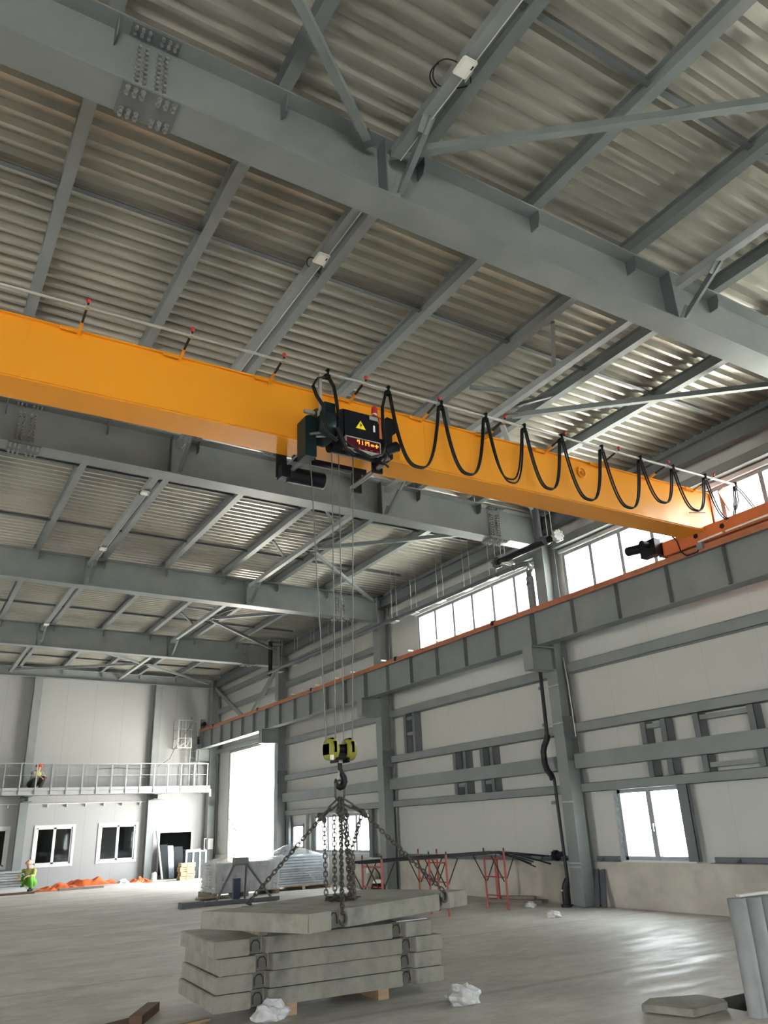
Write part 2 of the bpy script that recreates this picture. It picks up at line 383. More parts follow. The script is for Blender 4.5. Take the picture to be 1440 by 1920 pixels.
# ------------------------------------------------------------------ walls
def wall_cells(mb, u0, u1, z0, z1, holes, put):
    us = sorted({u0, u1, *[h[0] for h in holes], *[h[1] for h in holes]}); zs = sorted({z0, z1, *[h[2] for h in holes], *[h[3] for h in holes]})
    us = [u for u in us if u0 <= u <= u1]; zs = [z for z in zs if z0 <= z <= z1]
    for a, b in zip(us, us[1:]):
        run = None
        for c, d in zip(zs, zs[1:]):
            inside = any(h[0] <= (a+b)/2 <= h[1] and h[2] <= (c+d)/2 <= h[3] for h in holes)
            if not inside: run = (run[0], d) if run else (c, d)
            if inside or d == zs[-1]:
                if run: put(mb, a, b, *run)
                run = None
RH = [(-1.6, 4.95, 6.16, 7.25), (5.62, 12.42, 6.16, 7.25), (13.26, 18.5, 6.16, 7.25),      # clerestory strips
      (10.17, 11.74, .83, 2.10), (21.45, 25.25, .92, 2.03), (26.15, 27.03, 1.03, 1.80),   # low windows
      (28.18, 33.15, 0, 4.76), (1.0, 4.5, .83, 2.1)]
wr = MB(); wall_cells(wr, YF-.2, YB+.1, .80, 8.75, RH, lambda m, a, b, c, d: m.box(XW, XW+.14, a, b, c, d)); struct('wall_right', wr, 'panelR')
pl = MB(); wall_cells(pl, YF-.2, YB+.1, 0, .80, RH, lambda m, a, b, c, d: m.box(XW-.07, XW+.2, a, b, c, d)); struct('wall_right_plinth', pl, 'conc')
BH = [(4.05-1.3, 4.16, .78, 2.10), (5.22, 6.55, .78, 2.10), (7.63, 9.02, .80, 2.10), (10.05, 11.38, 0, 1.74)]
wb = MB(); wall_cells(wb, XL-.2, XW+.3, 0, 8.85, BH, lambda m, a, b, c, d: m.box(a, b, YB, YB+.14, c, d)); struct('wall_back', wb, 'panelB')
LH = [(13.5, 16.6, 0, 4.4)]  # unseen gate opening, placed and sized for the daylight it lets in
wl = MB(); wall_cells(wl, YF-.2, YB+.2, 0, 8.9, LH, lambda m, a, b, c, d: m.box(XL-.14, XL, a, b, c, d)); struct('wall_left', wl, 'panelR')
FH = [(-6.0, -1.2, 0, 4.4)]  # unseen gate opening behind the camera, sized for its daylight
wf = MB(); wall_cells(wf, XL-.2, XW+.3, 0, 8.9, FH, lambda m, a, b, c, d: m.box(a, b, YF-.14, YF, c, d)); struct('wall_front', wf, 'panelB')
# office room behind the end-wall windows
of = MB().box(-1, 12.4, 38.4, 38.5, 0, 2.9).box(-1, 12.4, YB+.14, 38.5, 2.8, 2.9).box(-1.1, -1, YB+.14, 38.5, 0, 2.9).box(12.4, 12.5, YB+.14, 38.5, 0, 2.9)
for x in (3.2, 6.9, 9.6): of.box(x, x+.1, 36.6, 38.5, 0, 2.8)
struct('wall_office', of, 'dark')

# clerestory windows: frame, mullions, panes
def clerestory(name, y0, y1, n, label):
    f = MB(); x = XW+.02
    f.box(x, x+.08, y0, y1, 6.16, 6.23).box(x, x+.08, y0, y1, 7.18, 7.25)
    for k in range(n+1):
        yy = y0 + .03 + (y1-y0-.06)*k/n; f.box(x, x+.08, yy-.042, yy+.042, 6.23, 7.18)
    o = f.build(name, 'winframe'); o['kind'] = 'structure'; o['label'] = label; o['category'] = 'window'
    MB().box(x+.035, x+.045, y0, y1, 6.2, 7.2).build('pane', 'glass', o)
    MB().box(XW-.05, XW+.02, y0-.05, y1+.05, 7.25, 7.33).build('head_trim', 'winwhite', o)
clerestory('window_1', 13.26, 18.5, 6, 'bright strip window high on the right wall beyond the pipe-clad column')
clerestory('window_2', 5.62, 12.42, 8, 'bright strip window high on the right wall behind the end of the yellow crane')
clerestory('window_6', -1.6, 4.95, 7, 'unseen strip window high on the right wall nearest the viewer')  # added out of view for the daylight it gives
# low right-wall windows
def casement(name, y0, y1, z0, z1, n, label, handle=True):
    x = XW-.02; f = MB()
    for a, b, c, d in ((y0, y1, z0, z0+.07), (y0, y1, z1-.07, z1), (y0, y0+.07, z0, z1), (y1-.07, y1, z0, z1)): f.box(x, x+.09, a, b, c, d)
    for k in range(1, n): yy = y0+(y1-y0)*k/n; f.box(x-.01, x+.09, yy-.06, yy+.06, z0, z1)
    o = f.build(name, 'winframe'); o['kind'] = 'structure'; o['label'] = label; o['category'] = 'window'
    MB().box(x+.04, x+.05, y0, y1, z0, z1).build('pane', 'glass', o)
    if handle:
        yy = (y0+y1)/2 - .03; h = MB().box(x-.045, x-.01, yy-.012, yy+.012, 1.42, 1.47).box(x-.055, x-.035, yy-.012, yy+.012, 1.33, 1.46); h.build('handle', 'winwhite', o)
    s = MB().box(XW-.09, XW+.02, y0-.12, y1+.05, z0-.03, z0); s.build('sill', 'winwhite', o)
    t = MB().box(XW-.03, XW-.018, y1, y1+.09, z0, z1+.02).box(XW-.03, XW-.018, y0, y1, z1, z1+.035); t.build('foil_tape', 'foil', o)
    return o
casement('window_3', 10.17, 11.74, .83, 2.10, 2, 'double casement window low in the right wall above the bare concrete plinth')
casement('window_4', 21.45, 25.25, .92, 2.03, 4, 'wide low window in the right wall behind the hanging chains', False)
casement('window_5', 26.15, 27.03, 1.03, 1.80, 1, 'small narrow window in the right wall beside the tall open doorway', False)
casement('window_7', 1.0, 4.5, .83, 2.1, 3, 'low window in the right wall outside the view', False)  # window added beyond the frame to let in more daylight
# end-wall office windows
def office(name, x0, x1, z0, z1, label):
    f = MB(); yy = YB-.035
    for a, b, c, d in ((x0-.1, x1+.1, z0-.1, z0), (x0-.1, x1+.1, z1, z1+.1), (x0-.1, x0, z0, z1), (x1, x1+.1, z0, z1)): f.box(a, b, yy, yy+.03, c, d)
    o = f.build(name, 'winwhite'); o['kind'] = 'structure'; o['label'] = label; o['category'] = 'window'
    g = MB()
    for a, b, c, d in ((x0, x1, z0, z0+.06), (x0, x1, z1-.06, z1), (x0, x0+.06, z0, z1), (x1-.06, x1, z0, z1), ((x0+x1)/2-.05, (x0+x1)/2+.05, z0, z1)): g.box(a, b, YB, YB+.07, c, d)
    g.build('sash', 'winwhite', o)
    MB().box(x0, x1, YB+.03, YB+.04, z0, z1).build('pane', 'darkglass', o)
office('window_8', 5.22, 6.55, .78, 2.10, 'white framed office window between the two end-wall columns, nearer the left one')
office('window_9', 7.63, 9.02, .80, 2.10, 'white framed office window left of the end-wall column beside the dark doorway')
office('window_10', 2.8, 4.16, .78, 2.10, 'white framed office window cut by the left edge of the picture')
# end-wall doorway trim, tall side doorway lining
struct('door_1', MB().box(9.98, 10.05, YB-.03, YB+.14, 0, 1.80).box(11.38, 11.45, YB-.03, YB+.14, 0, 1.80).box(10.05, 11.38, YB-.03, YB+.14, 1.74, 1.80), 'winwhite', 'low doorway into the dark office behind the leaning sheets', 'doorway')
d = MB().box(XW-.14, XW+.2, 28.08, 28.18, 0, 4.86).box(XW-.14, XW+.2, 33.15, 33.25, 0, 4.86).box(XW-.14, XW+.2, 28.18, 33.15, 4.76, 4.86)
struct('door_2', d, 'steel', 'tall bright open doorway in the right wall near the far corner', 'doorway')
struct('trim_1', MB().box(XW-.12, XW+.10, 33.09, 33.15, 0, 4.76), 'jamb')
# dark angle lying along the plinth top, with gaps at the windows
for i, (a, b) in enumerate(((8.0, 9.72), (11.90, 12.50), (12.9, 19.9), (20.3, 21.3))):
    t = MB().box(XW-.16, XW-.01, a, b, .80, .815).box(XW-.03, XW-.012, a, b, .815, .90)
    yy = a+.4
    while yy < b: t.prism([(XW-.15, .815), (XW-.03, .815), (XW-.03, .89)], 1, yy, yy+.012); yy += .8
    struct('trim_%d' % (i+2), t, 'steel2')
# ------------------------------------------------------------------ roof girders
RNAME = ['nearest roof girder', 'second roof girder', 'third roof girder', 'fourth roof girder']
RLAB = ['nearest and widest grey roof girder crossing the top of the picture',
        'grey roof girder passing just behind and below the yellow crane beam',
        'third grey roof girder counted from the viewer, behind the hoist ropes',
        'fourth and farthest deep grey roof girder, before the end wall']
def bolts(mb, pts, axis, r=.016, h=.03, sgn=-1):
    for p in pts:
        q = list(p); q[axis] += sgn*h; mb.cyl(p, q, r, 6)
def girder(k, y):
    x0, x1, hb = -12.2, XC, .1775
    b = MB()
    b.slopebox(x0, x1, y-hb, y+hb, 7.573, 7.593, SL).slopebox(x0, x1, y-hb, y+hb, 8.315, 8.335, SL).slopebox(x0, x1, y-.006, y+.006, 7.593, 8.315, SL)
    o = tag(b.build('roof_girder', 'steel'), RLAB[k], 'girder', 'deep roof girders across the hall')
    for i, x in enumerate(PUR + PURX):
        if x < -1.5: continue
        z = zt(x)-.02; w = MB()
        if abs(y) > 0:
            for s in (-1, 1):
                w.prism([(y+s*.006, z), (y+s*.165, z), (y+s*.165, z-.10), (y+s*.13, z-.20), (y+s*.006, z-.20)], 0, x+.03, x+.042)
        w.build('stiffener', 'steel2', o)  # shade on the stiffener painted in by the darker steel tone
    for x in (3.46, 7.78):
        w = MB()
        for s in (-1, 1): w.prism([(y+s*.006, zb(x)+.02), (y+s*.17, zb(x)+.02), (y+s*.17, zt(x)-.02), (y+s*.006, zt(x)-.02)], 0, x-.10, x-.085)
        w.build('web_stiffener', 'steel2', o)  # darker tone again carries the painted shade
    for xs in (1.0, 10.70):
        q = MB().slopebox(xs-.16, xs+.16, y-.018, y-.006, 7.66, 8.25, SL); q.cm = 1   # web plate, four columns of bolts
        for dx in (-.12, -.055, .055, .12):
            for j in range(9): c = (xs+dx, y-.018, zb(xs)+.135+.058*j); bolts(q, [c], 1, .016, .055); bolts(q, [c], 1, .023, .012)
        q.build('web_splice_plate', ['steel', 'bolt'], o)
        q = MB().slopebox(xs-.25, xs+.25, y-hb-.002, y+hb+.002, 7.553, 7.573, SL); q.cm = 1
        for dx in (-.2, -.135, -.07, .07, .135, .2):
            for dy in (-.15, -.095, .095, .15): c = (xs+dx, y+dy, zb(xs)-.02); bolts(q, [c], 2, .017, .038); bolts(q, [c], 2, .024, .012)
        q.build('flange_splice_plate', ['steel2', 'bolt'], o)
        q = MB().slopebox(xs-.22, xs+.22, y-hb+.01, y-.03, 8.303, 8.315, SL); q.cm = 1
        for dx in (-.18, -.12, -.06, .06, .12, .18):
            for dy in (-.14, -.085): c = (xs+dx, y+dy, zt(xs)-.032); bolts(q, [c], 2, .017, .034)
        q.build('top_splice_plate', ['steel2', 'bolt'], o)
    e = MB().box(XC-.02, XC, y-hb, y+hb, 7.36, 8.16); e.build('end_plate', 'steel', o)
    return o
for k, y in enumerate(FR): girder(k, y)
# lower roof beam against the end wall
b = MB(); y = 34.95
b.slopebox(-12.2, XC, y-.12, y+.12, 7.95, 7.965, SL).slopebox(-12.2, XC, y-.12, y+.12, 8.32, 8.335, SL).slopebox(-12.2, XC, y-.006, y+.006, 7.965, 8.32, SL)
o = tag(b.build('end_wall_beam', 'steel'), 'shallower grey roof beam running along the top of the end wall', 'girder')
for x in PUR: MB().box(x+.02, x+.03, y-.11, y, zt(x)-.2, zt(x)-.02).build('stiffener', 'steel2', o)

# ------------------------------------------------------------------ purlins, one length per bay
BN = ['before the nearest roof girder', 'between nearest and second roof girders', 'between second and third roof girders',
      'between third and fourth roof girders', 'between fourth roof girder and end wall']
BY = [(FR[0]-BAY, FR[0]), (FR[0], FR[1]), (FR[1], FR[2]), (FR[2], FR[3]), (FR[3], 35.2)]
for bi, (ya, yb) in enumerate(BY):
    for i, x in enumerate(PUR + PURX[:1]):
        if bi >= 3 and x < 1.5 or bi == 4 and x < 3: continue
        z = zt(x); m = MB()
        a, c = ya+.012, yb-.012
        m.box(x-.065, x+.065, a, c, z, z+.012).box(x-.065, x+.065, a, c, z+.196, z+.208).box(x-.006, x+.006, a, c, z+.012, z+.196)
        r = 6-i if i < 7 else 7
        o = tag(m.build('roof_purlin', 'steel'), '%s grey purlin from the right wall, %s' % (ORD[r], BN[bi]), 'purlin', 'roof purlins')
        c2 = MB()
        for yy in ((ya+.20,) if bi < 4 else ()):           # seat cleat with bolt on the girder behind
            c2.box(x-.095, x-.055, yy-.11, yy-.02, z, z+.05)
        if c2.v: c2.build('seat_cleat', 'galv', o)
    for j, t in enumerate((.307, .743)):                   # pressed ties below the deck at the third points
        yy = ya + (BAY*t if bi < 4 else (yb-ya)*t)
        m = MB().slopebox(-2.5, 11.7, yy-.035, yy+.035, 8.47, 8.475, SL).slopebox(-2.5, 11.7, yy+.03, yy+.035, 8.475, 8.54, SL)
        tag(m.build('purlin_tie', 'steel2'), 'dark tie strip under the roof deck, %s one %s' % (('nearer', 'farther')[j], BN[bi]), 'tie', 'purlin ties')
# ------------------------------------------------------------------ spacer tubes along the bays and their knee braces
TX = [(3.46, 'left'), (7.78, 'right')]
for bi, (ya, yb) in enumerate(BY):
    for x, nm in TX:
        z = 8.12 + SL*x
        m = MB().box(x-.055, x+.055, ya+.02, yb-.20, z-.055, z+.055)
        o = tag(m.build('spacer_tube', 'steel' if x < 5 else 'light'), 'square grey spacer tube on %s side, %s' % ('the floodlight' if x < 5 else 'the right-wall', BN[bi]), 'tube', 'spacer tubes')
        MB().box(x-.10, x+.10, ya+.18, ya+.19, z-.09, z+.09).build('end_plate', 'steel2', o)
        if x < 5: MB().box(x+.056, x+.064, ya+.2, yb-.2, z-.065, z-.045).build('cable_strip', 'winwhite', o)
        if bi < 4:
            p = (x+.02, yb-.165, zb(x)+.07); q = (x+.02, yb-.80, z-.04)
            k = MB().bar(p, q, .075, .012, (1, 0, 0)).bar((p[0]+.035, p[1], p[2]), (q[0]+.035, q[1], q[2]), .012, .07, (1, 0, 0))
            o = tag(k.build('knee_brace', 'steel2'), 'short knee brace below the %s spacer tube at the %s' % ('floodlight' if x < 5 else 'right-wall-side', RNAME[bi]), 'brace', 'knee braces')
            MB().bar((p[0]-.01, p[1]+.04, p[2]-.05), (p[0]-.01, p[1]-.09, p[2]+.12), .01, .10, (1, 0, 0)).build('gusset', 'steel', o)
            MB().bar((q[0]-.01, q[1]+.13, q[2]-.12), (q[0]-.01, q[1]-.08, q[2]+.07), .01, .11, (1, 0, 0)).build('gusset', 'steel', o)
# ------------------------------------------------------------------ diagonal roof bracing
def brace(p, q, label, w=.085):
    z = lambda x: 8.13 + SL*x
    P = Vector((p[0], p[1], z(p[0]))); Q = Vector((q[0], q[1], z(q[0]))); d = (Q-P).normalized()
    m = MB().bar(P+d*.12, Q-d*.12, w, w)
    o = tag(m.build('roof_brace', 'steel'), label, 'brace', 'diagonal roof braces')
    for u, v in ((P, P+d*.22), (Q-d*.22, Q)): MB().bar(u, v, .13, .012).build('gusset', 'steel2', o)
mid = [(a+b)/2 for a, b in BY]; mid[4] = 31.5
brace((3.42, FR[0]-.15), (7.78, mid[0]), 'long roof brace running right from the nearest roof girder across the top of the picture')
brace((3.2, FR[0]-.15), (-1.3, mid[0]), 'roof brace running up out of the top of the picture from the nearest roof girder')
for bi in (1, 2, 3):
    brace((8.0, mid[bi]-.06), (11.75, BY[bi][0]+.25), 'roof brace from right spacer tube back to the %s by the wall' % RNAME[bi-1])
    brace((8.0, mid[bi]+.06), (11.75, BY[bi][1]-.25), 'roof brace from right spacer tube onward to the %s by the wall' % RNAME[bi])
brace((7.8, mid[4]+.06), (3.4, 34.75), 'long roof brace running left from the crossing near the end wall')
brace((8.0, mid[4]+.06), (11.75, 34.75), 'roof brace running to the far corner from the crossing near the end wall')
brace((7.8, mid[4]-.06), (3.4, FR[3]+.2), 'roof brace from the crossing near the end wall back towards the left')
# small V braces between the sixth purlin line and the right spacer tube
for bi in range(0, 4):
    ya = BY[bi][0]
    for j, (a, c) in enumerate(((1.45, 2.25), (3.45, 2.95), (4.15, 4.95))):
        P = (7.14, ya+a, 8.36+SL*7); Q = (7.86, ya+c, 8.2+SL*7.9)
        m = MB().bar(P, Q, .055, .055)
        tag(m.build('strut', 'steel'), '%s short slanting strut beside the right spacer tube, %s' % (('nearest', 'middle', 'farthest')[j], BN[bi]), 'strut', 'short struts beside the spacer tube')
    P = (8.6, ya+3.0, 8.38+SL*8); Q = (7.94, ya+3.45, 8.2+SL*7.9)
    tag(MB().bar(P, Q, .055, .055).build('strut', 'steel2'), 'short dark strut wallward of the right spacer tube, %s' % BN[bi], 'strut', 'short struts beside the spacer tube')
# ------------------------------------------------------------------ floodlights on the left spacer tube
FL = [(3.87, 'large white floodlight with a looped black cable, nearest the viewer'), (6.78, 'white floodlight on the spacer tube above the yellow crane beam'),
      (14.61, 'white floodlight just behind the second roof girder'), (18.3, 'white floodlight just before the third roof girder'), (26.2, 'small white floodlight just before the fourth roof girder')]
for i, (y, lab) in enumerate(FL):
    x = 3.47; z = 8.02
    t = root('floodlight', lab, 'lamp', (x, y, z), 'roof floodlights')
    MB().box(x-.10, x+.055, y-.115, y+.085, z-.075, z-.04).build('housing', 'lamp', t, bevel=.012)
    MB().box(x-.075, x+.012, y-.09, y+.06, z-.078, z-.0745).build('lens', 'white', t)
    MB().box(x+.022, x+.036, y-.07, y-.03, z-.079, z-.0745).build('plate', 'black', t)
    MB().box(x+.055, x+.063, y-.03, y+.10, z-.075, z+.03).box(x+.0, x+.063, y+.085, y+.10, z-.02, z+.045).build('bracket', 'galv', t)
    w = MB(); c = Vector((x-.03, y+.17, z+.01)); R = (.15, .07, .05, .05, .05)[i]
    w.tube([c + Vector((R*1.3*math.cos(a), R*math.sin(a)*.9, .03*math.sin(2*a)+(.0 if i else .02))) for a in [PI*.05+2*PI*.93*k/24 for k in range(25)]], .007, 6)
    if i < 1: w.tube([c + Vector((R*1.15*math.cos(a)-.03, R*1.15*math.sin(a)*.9+.02, .02)) for a in [PI*.55+PI*.6*k/12 for k in range(13)]], .007, 6)
    w.build('cable', 'rubber', t)
# ------------------------------------------------------------------ right-hand columns with crane brackets
CN = {0: ('nearest', 'steel column beside the low double window, with black pipe strapped to it'),
      1: ('second', 'steel column standing behind the red trestles'),
      2: ('third', 'steel column on the near side of the tall bright doorway'),
      3: ('fourth', 'steel corner column beyond the tall bright doorway'),
      -1: ('', 'steel column nearest the viewer, outside the right edge')}
def hsec(m, y, x0, x1, z0, z1, h, t=.014):
    return m.box(x0, x0+t, y-h, y+h, z0, z1).box(x1-t, x1, y-h, y+h, z0, z1).box(x0+t, x1-t, y-.006, y+.006, z0, z1)
CY = {k: YA+BAY*k for k in (-1, 0, 1, 2, 3)}
for k, y in CY.items():
    m = MB(); hsec(m, y, XC, XC+.38, 0, 8.13, .158)
    o = tag(m.build('steel_column', 'steel'), CN[k][1], 'column', 'columns along the right wall')
    m = MB().box(XC+.016, XC+.30, y-.154, y-.142, .02, 2.72).box(XC+.016, XC+.30, y+.142, y+.154, .02, 2.72).box(XC-.004, XC+.36, y-.165, y+.165, 2.72, 2.735)
    m.build('base_casing', 'steel', o)
    MB().box(XC-.06, XC+.40, y-.2, y+.2, 0, .025).build('base_plate', 'steel2', o)
    if k < 3 or True:
        m = MB().box(11.27, XC, y-.15, y+.15, 4.58, 4.60).box(11.27, XC, y-.15, y+.15, 5.05, 5.078).box(11.285, XC, y-.008, y+.008, 4.60, 5.05).box(11.27, 11.285, y-.15, y+.15, 4.60, 5.05)
        m.box(11.30, XC, y+.06, y+.07, 4.60, 5.05).box(11.30, XC, y-.07, y-.06, 4.60, 5.05)
        m.build('crane_bracket', 'steel', o)
    if k in (0, 1, 2):
        MB().box(XC-.012, XC+.37, y-.168, y-.158, 3.18, 3.62).build('stiffening_plate', 'steel2', o)
# ------------------------------------------------------------------ crane runway beams on the brackets
RUNL = {-1: 'nearest length of grey crane runway beam, at the right edge under the orange end carriage', 0: 'length of grey crane runway beam between the pipe-clad column and the second column',
        1: 'length of grey crane runway beam between the second and third right-hand columns', 2: 'farthest length of grey crane runway beam above the tall bright doorway'}
for k in (-1, 0, 1, 2):
    a, b = CY[k]+.01, (CY[k+1]-.01 if k < 2 else 34.7)
    m = MB(); x = 11.56
    m.box(x-.15, x+.15, a, b, 5.08, 5.095).box(x-.15, x+.15, a, b, 5.82, 5.835).box(x-.005, x+.005, a, b, 5.095, 5.82)
    o = tag(m.build('runway_beam', 'steel'), RUNL[k], 'crane beam', 'crane runway beams')
    for j in range(7):
        yy = a+.012+(b-a-.024)*j/6
        MB().box(x-.105, x-.005, yy-.006, yy+.006, 5.11, 5.82).build('stiffener', 'steel2', o)
m = MB(); x = 11.46
m.box(x-.075, x+.08, -2.5, 34.7, 5.836, 5.846).box(x-.075, x-.06, -2.5, 34.7, 5.79, 5.90).box(11.53, 11.59, -2.5, 34.7, 5.846, 5.92)
o = tag(m.build('crane_rail', 'rail'), 'long orange-painted crane rail along the top of the runway beams', 'rail')
for yy in (15.05, 16.05, 17.35, 18.75, 20.55, 21.6, 22.9, 23.9, 24.8, 26.4): MB().box(11.26, 11.42, yy-.02, yy+.02, 5.905, 5.945).build('white_peg', 'white', o)
for yy in (13.9, 18.2, 23.5, 28.1, 33.0): MB().box(11.37, 11.53, yy-.05, yy+.05, 5.82, 5.93).build('rail_joint', 'black', o)
t = root('buffer_stop', 'black buffer and warning lamp at the far end of the crane runway', 'buffer', (11.5, 34.72, 5.836))
MB().box(11.42, 11.62, 34.70, 34.80, 5.3, 6.35).build('post', 'steel2', t)
MB().cyl((11.50, 34.70, 6.12), (11.50, 34.45, 6.12), .09).build('bumper', 'rubber', t)
MB().cyl((11.32, 34.66, 5.28), (11.32, 34.66, 5.6), .05).build('lamp_body', 'black', t)
MB().ball((11.32, 34.60, 5.52), .045).build('red_lens', 'red', t)

# ------------------------------------------------------------------ wall girts, one length per bay
def girt(name, k, z0, z1, label, x0=12.17, x1=XW-.005, ya=None, yb=None, m='steel', chan=True):
    a = (CY[k] if ya is None else ya); b = (CY[k+1] if yb is None else yb)
    a += .17 if ya is None else 0; b -= .17 if yb is None else 0
    q = MB()
    if chan: q.box(x0, x0+.008, a, b, z0, z1).box(x0, x1, a, b, z0, z0+.008).box(x0, x1, a, b, z1-.008, z1)
    else: q.box(x0, x1, a, b, z0, z1)
    return tag(q.build(name, m), label, 'girt', 'wall rails along the right wall')
KB = {-1: 'in the bay with the low double window', 0: 'in the bay behind the red trestles', 1: 'in the bay behind the hoist hook', 2: 'in the bay of the tall doorway'}
for k in (-1, 0, 1, 2):
    if k < 2:
        girt('wall_girt', k, 4.52, 4.73, 'highest grey wall rail below the crane runway, ' + KB[k])
        girt('wall_girt', k, 3.28, 3.47, 'second grey wall rail below the crane runway, ' + KB[k])
        girt('wall_beam', k, 2.56, 2.85, 'wide grey box rail at mid height on the wall, ' + KB[k], 12.08, 12.36, chan=False)
        girt('wall_girt', k, 2.10, 2.27, 'lowest grey wall rail, just above the windows, ' + KB[k])
    else: girt('wall_girt', k, 4.88, 5.05, 'grey rail over the head of the tall bright doorway')
    if k >= 1: girt('wall_girt', k, 6.60, 6.80, 'grey wall rail above the crane runway, ' + KB[k])
    girt('wall_girt', k, 7.36, 7.54, 'grey wall rail over the strip windows, ' + KB[k])
    q = MB(); a, b = CY[k]+.008, CY[k+1]-.008
    q.box(12.0, 12.2, a, b, 7.80, 7.815).box(12.0, 12.2, a, b, 8.10, 8.115).box(12.095, 12.105, a, b, 7.815, 8.10).box(12.24, 12.36, a+.17, b-.17, 8.13, 8.33)
    tag(q.build('eaves_beam', 'steel2'), 'grey eaves beam along the top of the right wall, ' + KB[k], 'beam', 'eaves beams')
# inverted V wall bracing over the doorway
for p, q, lab in (((12.05, 34.7, 7.72), (12.05, 31.0, 5.9), 'wall brace sloping down from the far corner above the crane runway'), ((12.05, 27.75, 7.45), (12.05, 30.6, 5.9), 'wall brace sloping down from the third column above the crane runway')):
    tag(MB().bar(p, q, .16, .10, (1, 0, 0)).build('wall_brace', 'steel'), lab, 'brace')
# short framed openings trimmed between the rails
def wframe(label, ys, z0, z1, zr=(), x0=12.16):
    t = root('opening_frame', label, 'frame', (12.3, (ys[0]+ys[-1])/2, z0), 'small framed openings between the wall rails')
    for y in ys: MB().box(x0, x0+.008, y-.065, y+.065, z0, z1).box(x0, XW-.005, y+.057, y+.065, z0, z1).box(x0, XW-.005, y-.065, y-.057, z0, z1).build('post', 'steel2', t)
    for z in zr: MB().box(x0+.03, XW-.03, min(ys)+.066, max(ys)-.066, z-.04, z+.04).build('crosspiece', 'steel', t)
wframe('narrow framed opening with one crosspiece, above the wide wall rail left over the double window', (10.66, 10.18), 2.86, 3.27, (3.18,))
wframe('narrow framed opening below the wide wall rail over the double window', (10.62, 10.16), 2.28, 2.55)
wframe('wide framed opening with a crosspiece, above the wide wall rail near the right edge', (9.44, 8.33), 2.86, 3.27, (3.19,))
wframe('wide framed opening with a crosspiece, below the wide wall rail near the right edge', (9.40, 8.30), 2.28, 2.55, (2.38,))
wframe('nearer pair of short posts above the wide wall rail in the bay behind the trestles', (15.72, 15.34), 2.86, 3.27)
wframe('farther pair of short posts above the wide wall rail in the bay behind the trestles', (16.85, 16.42), 2.86, 3.27)
wframe('nearer pair of short posts below the wide wall rail in the bay behind the trestles', (15.74, 15.36), 2.28, 2.55, (2.49,))
wframe('farther pair of short posts below the wide wall rail in the bay behind the trestles', (16.85, 16.43), 2.28, 2.55, (2.49,))
wframe('tall framed opening beside the second column, below the highest wall rail', (19.1, 18.65), 3.48, 4.51, (4.4, 3.98))
# dark posts flanking the low windows
for y, z0, z1, lab in ((10.03, .83, 2.10, 'dark post on the right side of the low double window'), (21.28, .82, 2.1, 'dark post on the right side of the low window behind the chains'), (25.5, .82, 2.1, 'dark post between the two far low windows'), (27.15, .8, 2.1, 'dark post between the narrow far window and the third column')):
    tag(MB().box(12.2, 12.21, y-.11, y+.11, z0, z1).box(12.2, XW-.09, y-.11, y-.10, z0, z1).box(12.2, XW-.09, y+.10, y+.11, z0, z1).build('window_post', 'steel2'), lab, 'post', 'posts flanking the low windows')

# ------------------------------------------------------------------ roof drain pipes
def flange(m, c, axis, r, t=.03):
    a = Vector(c); d = Vector((0, 0, 0)); d[axis] = t/2
    m.cyl(a-d, a+d, r, 20)
    o = [i for i in range(3) if i != axis]
    for k in range(8):
        p = a.copy(); p[o[0]] += r*.9*math.cos(k*PI/4); p[o[1]] += r*.9*math.sin(k*PI/4); m.cyl(p-d*1.6, p+d*1.6, r*.16, 6)
def elbow(a, b, c, n=6, r=.12):
    a, b, c = Vector(a), Vector(b), Vector(c); p = b+(a-b).normalized()*r; q = b+(c-b).normalized()*r
    return [p*(1-t)**2 + b*2*t*(1-t) + q*t*t for t in [i/n for i in range(n+1)]]
t = root('drain_pipe', 'long dark drain pipe slung below the eaves on pairs of thin rods', 'pipe', (11.3, 18, 6.93))
pts = [(11.3, 27.0, 7.0)] + elbow((11.3, 27.0, 7.0), (11.3, 12.42, 6.86), (11.84, 12.42, 6.86)) + elbow((11.3, 12.42, 6.86), (11.80, 12.95, 6.78), (11.80, 12.95, 6.2)) + [(11.80, 12.97, 5.9)]
MB().tube([(11.3, 27.0, 7.02), (11.3, 12.75, 6.90)], .055, 12).build('pipe_run', 'pipe', t)
m = MB().tube([(11.3, 12.75, 6.90), (11.31, 12.6, 6.90), (11.38, 12.5, 6.9), (11.6, 12.62, 6.9), (11.76, 12.88, 6.88), (11.81, 12.94, 6.75)], .062, 12)
for p in ((11.3, 12.85, 6.90), (11.7, 12.78, 6.89), (11.8, 12.955, 6.6)): m.ball(p, .075)
m.build('elbow', 'pipe', t)
MB().tube([(11.81, 12.94, 6.78), (11.83, 12.95, 6.7), (11.83, 12.95, 5.86)], .085, 14).build('down_pipe', 'steel2', t)
for y in (25.8, 24.5, 23.2, 21.9, 20.6, 18.0, 17.0, 15.75, 14.6, 13.6):
    m = MB()
    for d in (-.13, .13): m.cyl((11.3, y+d, 6.9), (11.3, y+d, zd(11.3)-.01), .007, 6)
    m.box(11.24, 11.36, y-.16, y+.16, 6.845, 6.86); m.build('hanger', 'galv', t)
t = root('drain_pipe', 'short thick drain pipe with bolted end caps beside the top of the pipe-clad column', 'pipe', (11.2, 12.3, 7.1))
MB().tube([(11.2, 13.22, 7.14), (11.2, 11.36, 7.12)], .075, 14).build('pipe_run', 'plastic', t)
m = MB(); flange(m, (11.2, 13.3, 7.14), 1, .13, .07); m.build('end_cap', 'pipe', t)
m = MB(); flange(m, (11.2, 11.27, 7.12), 1, .13, .07); m.build('end_cap', 'galv', t)
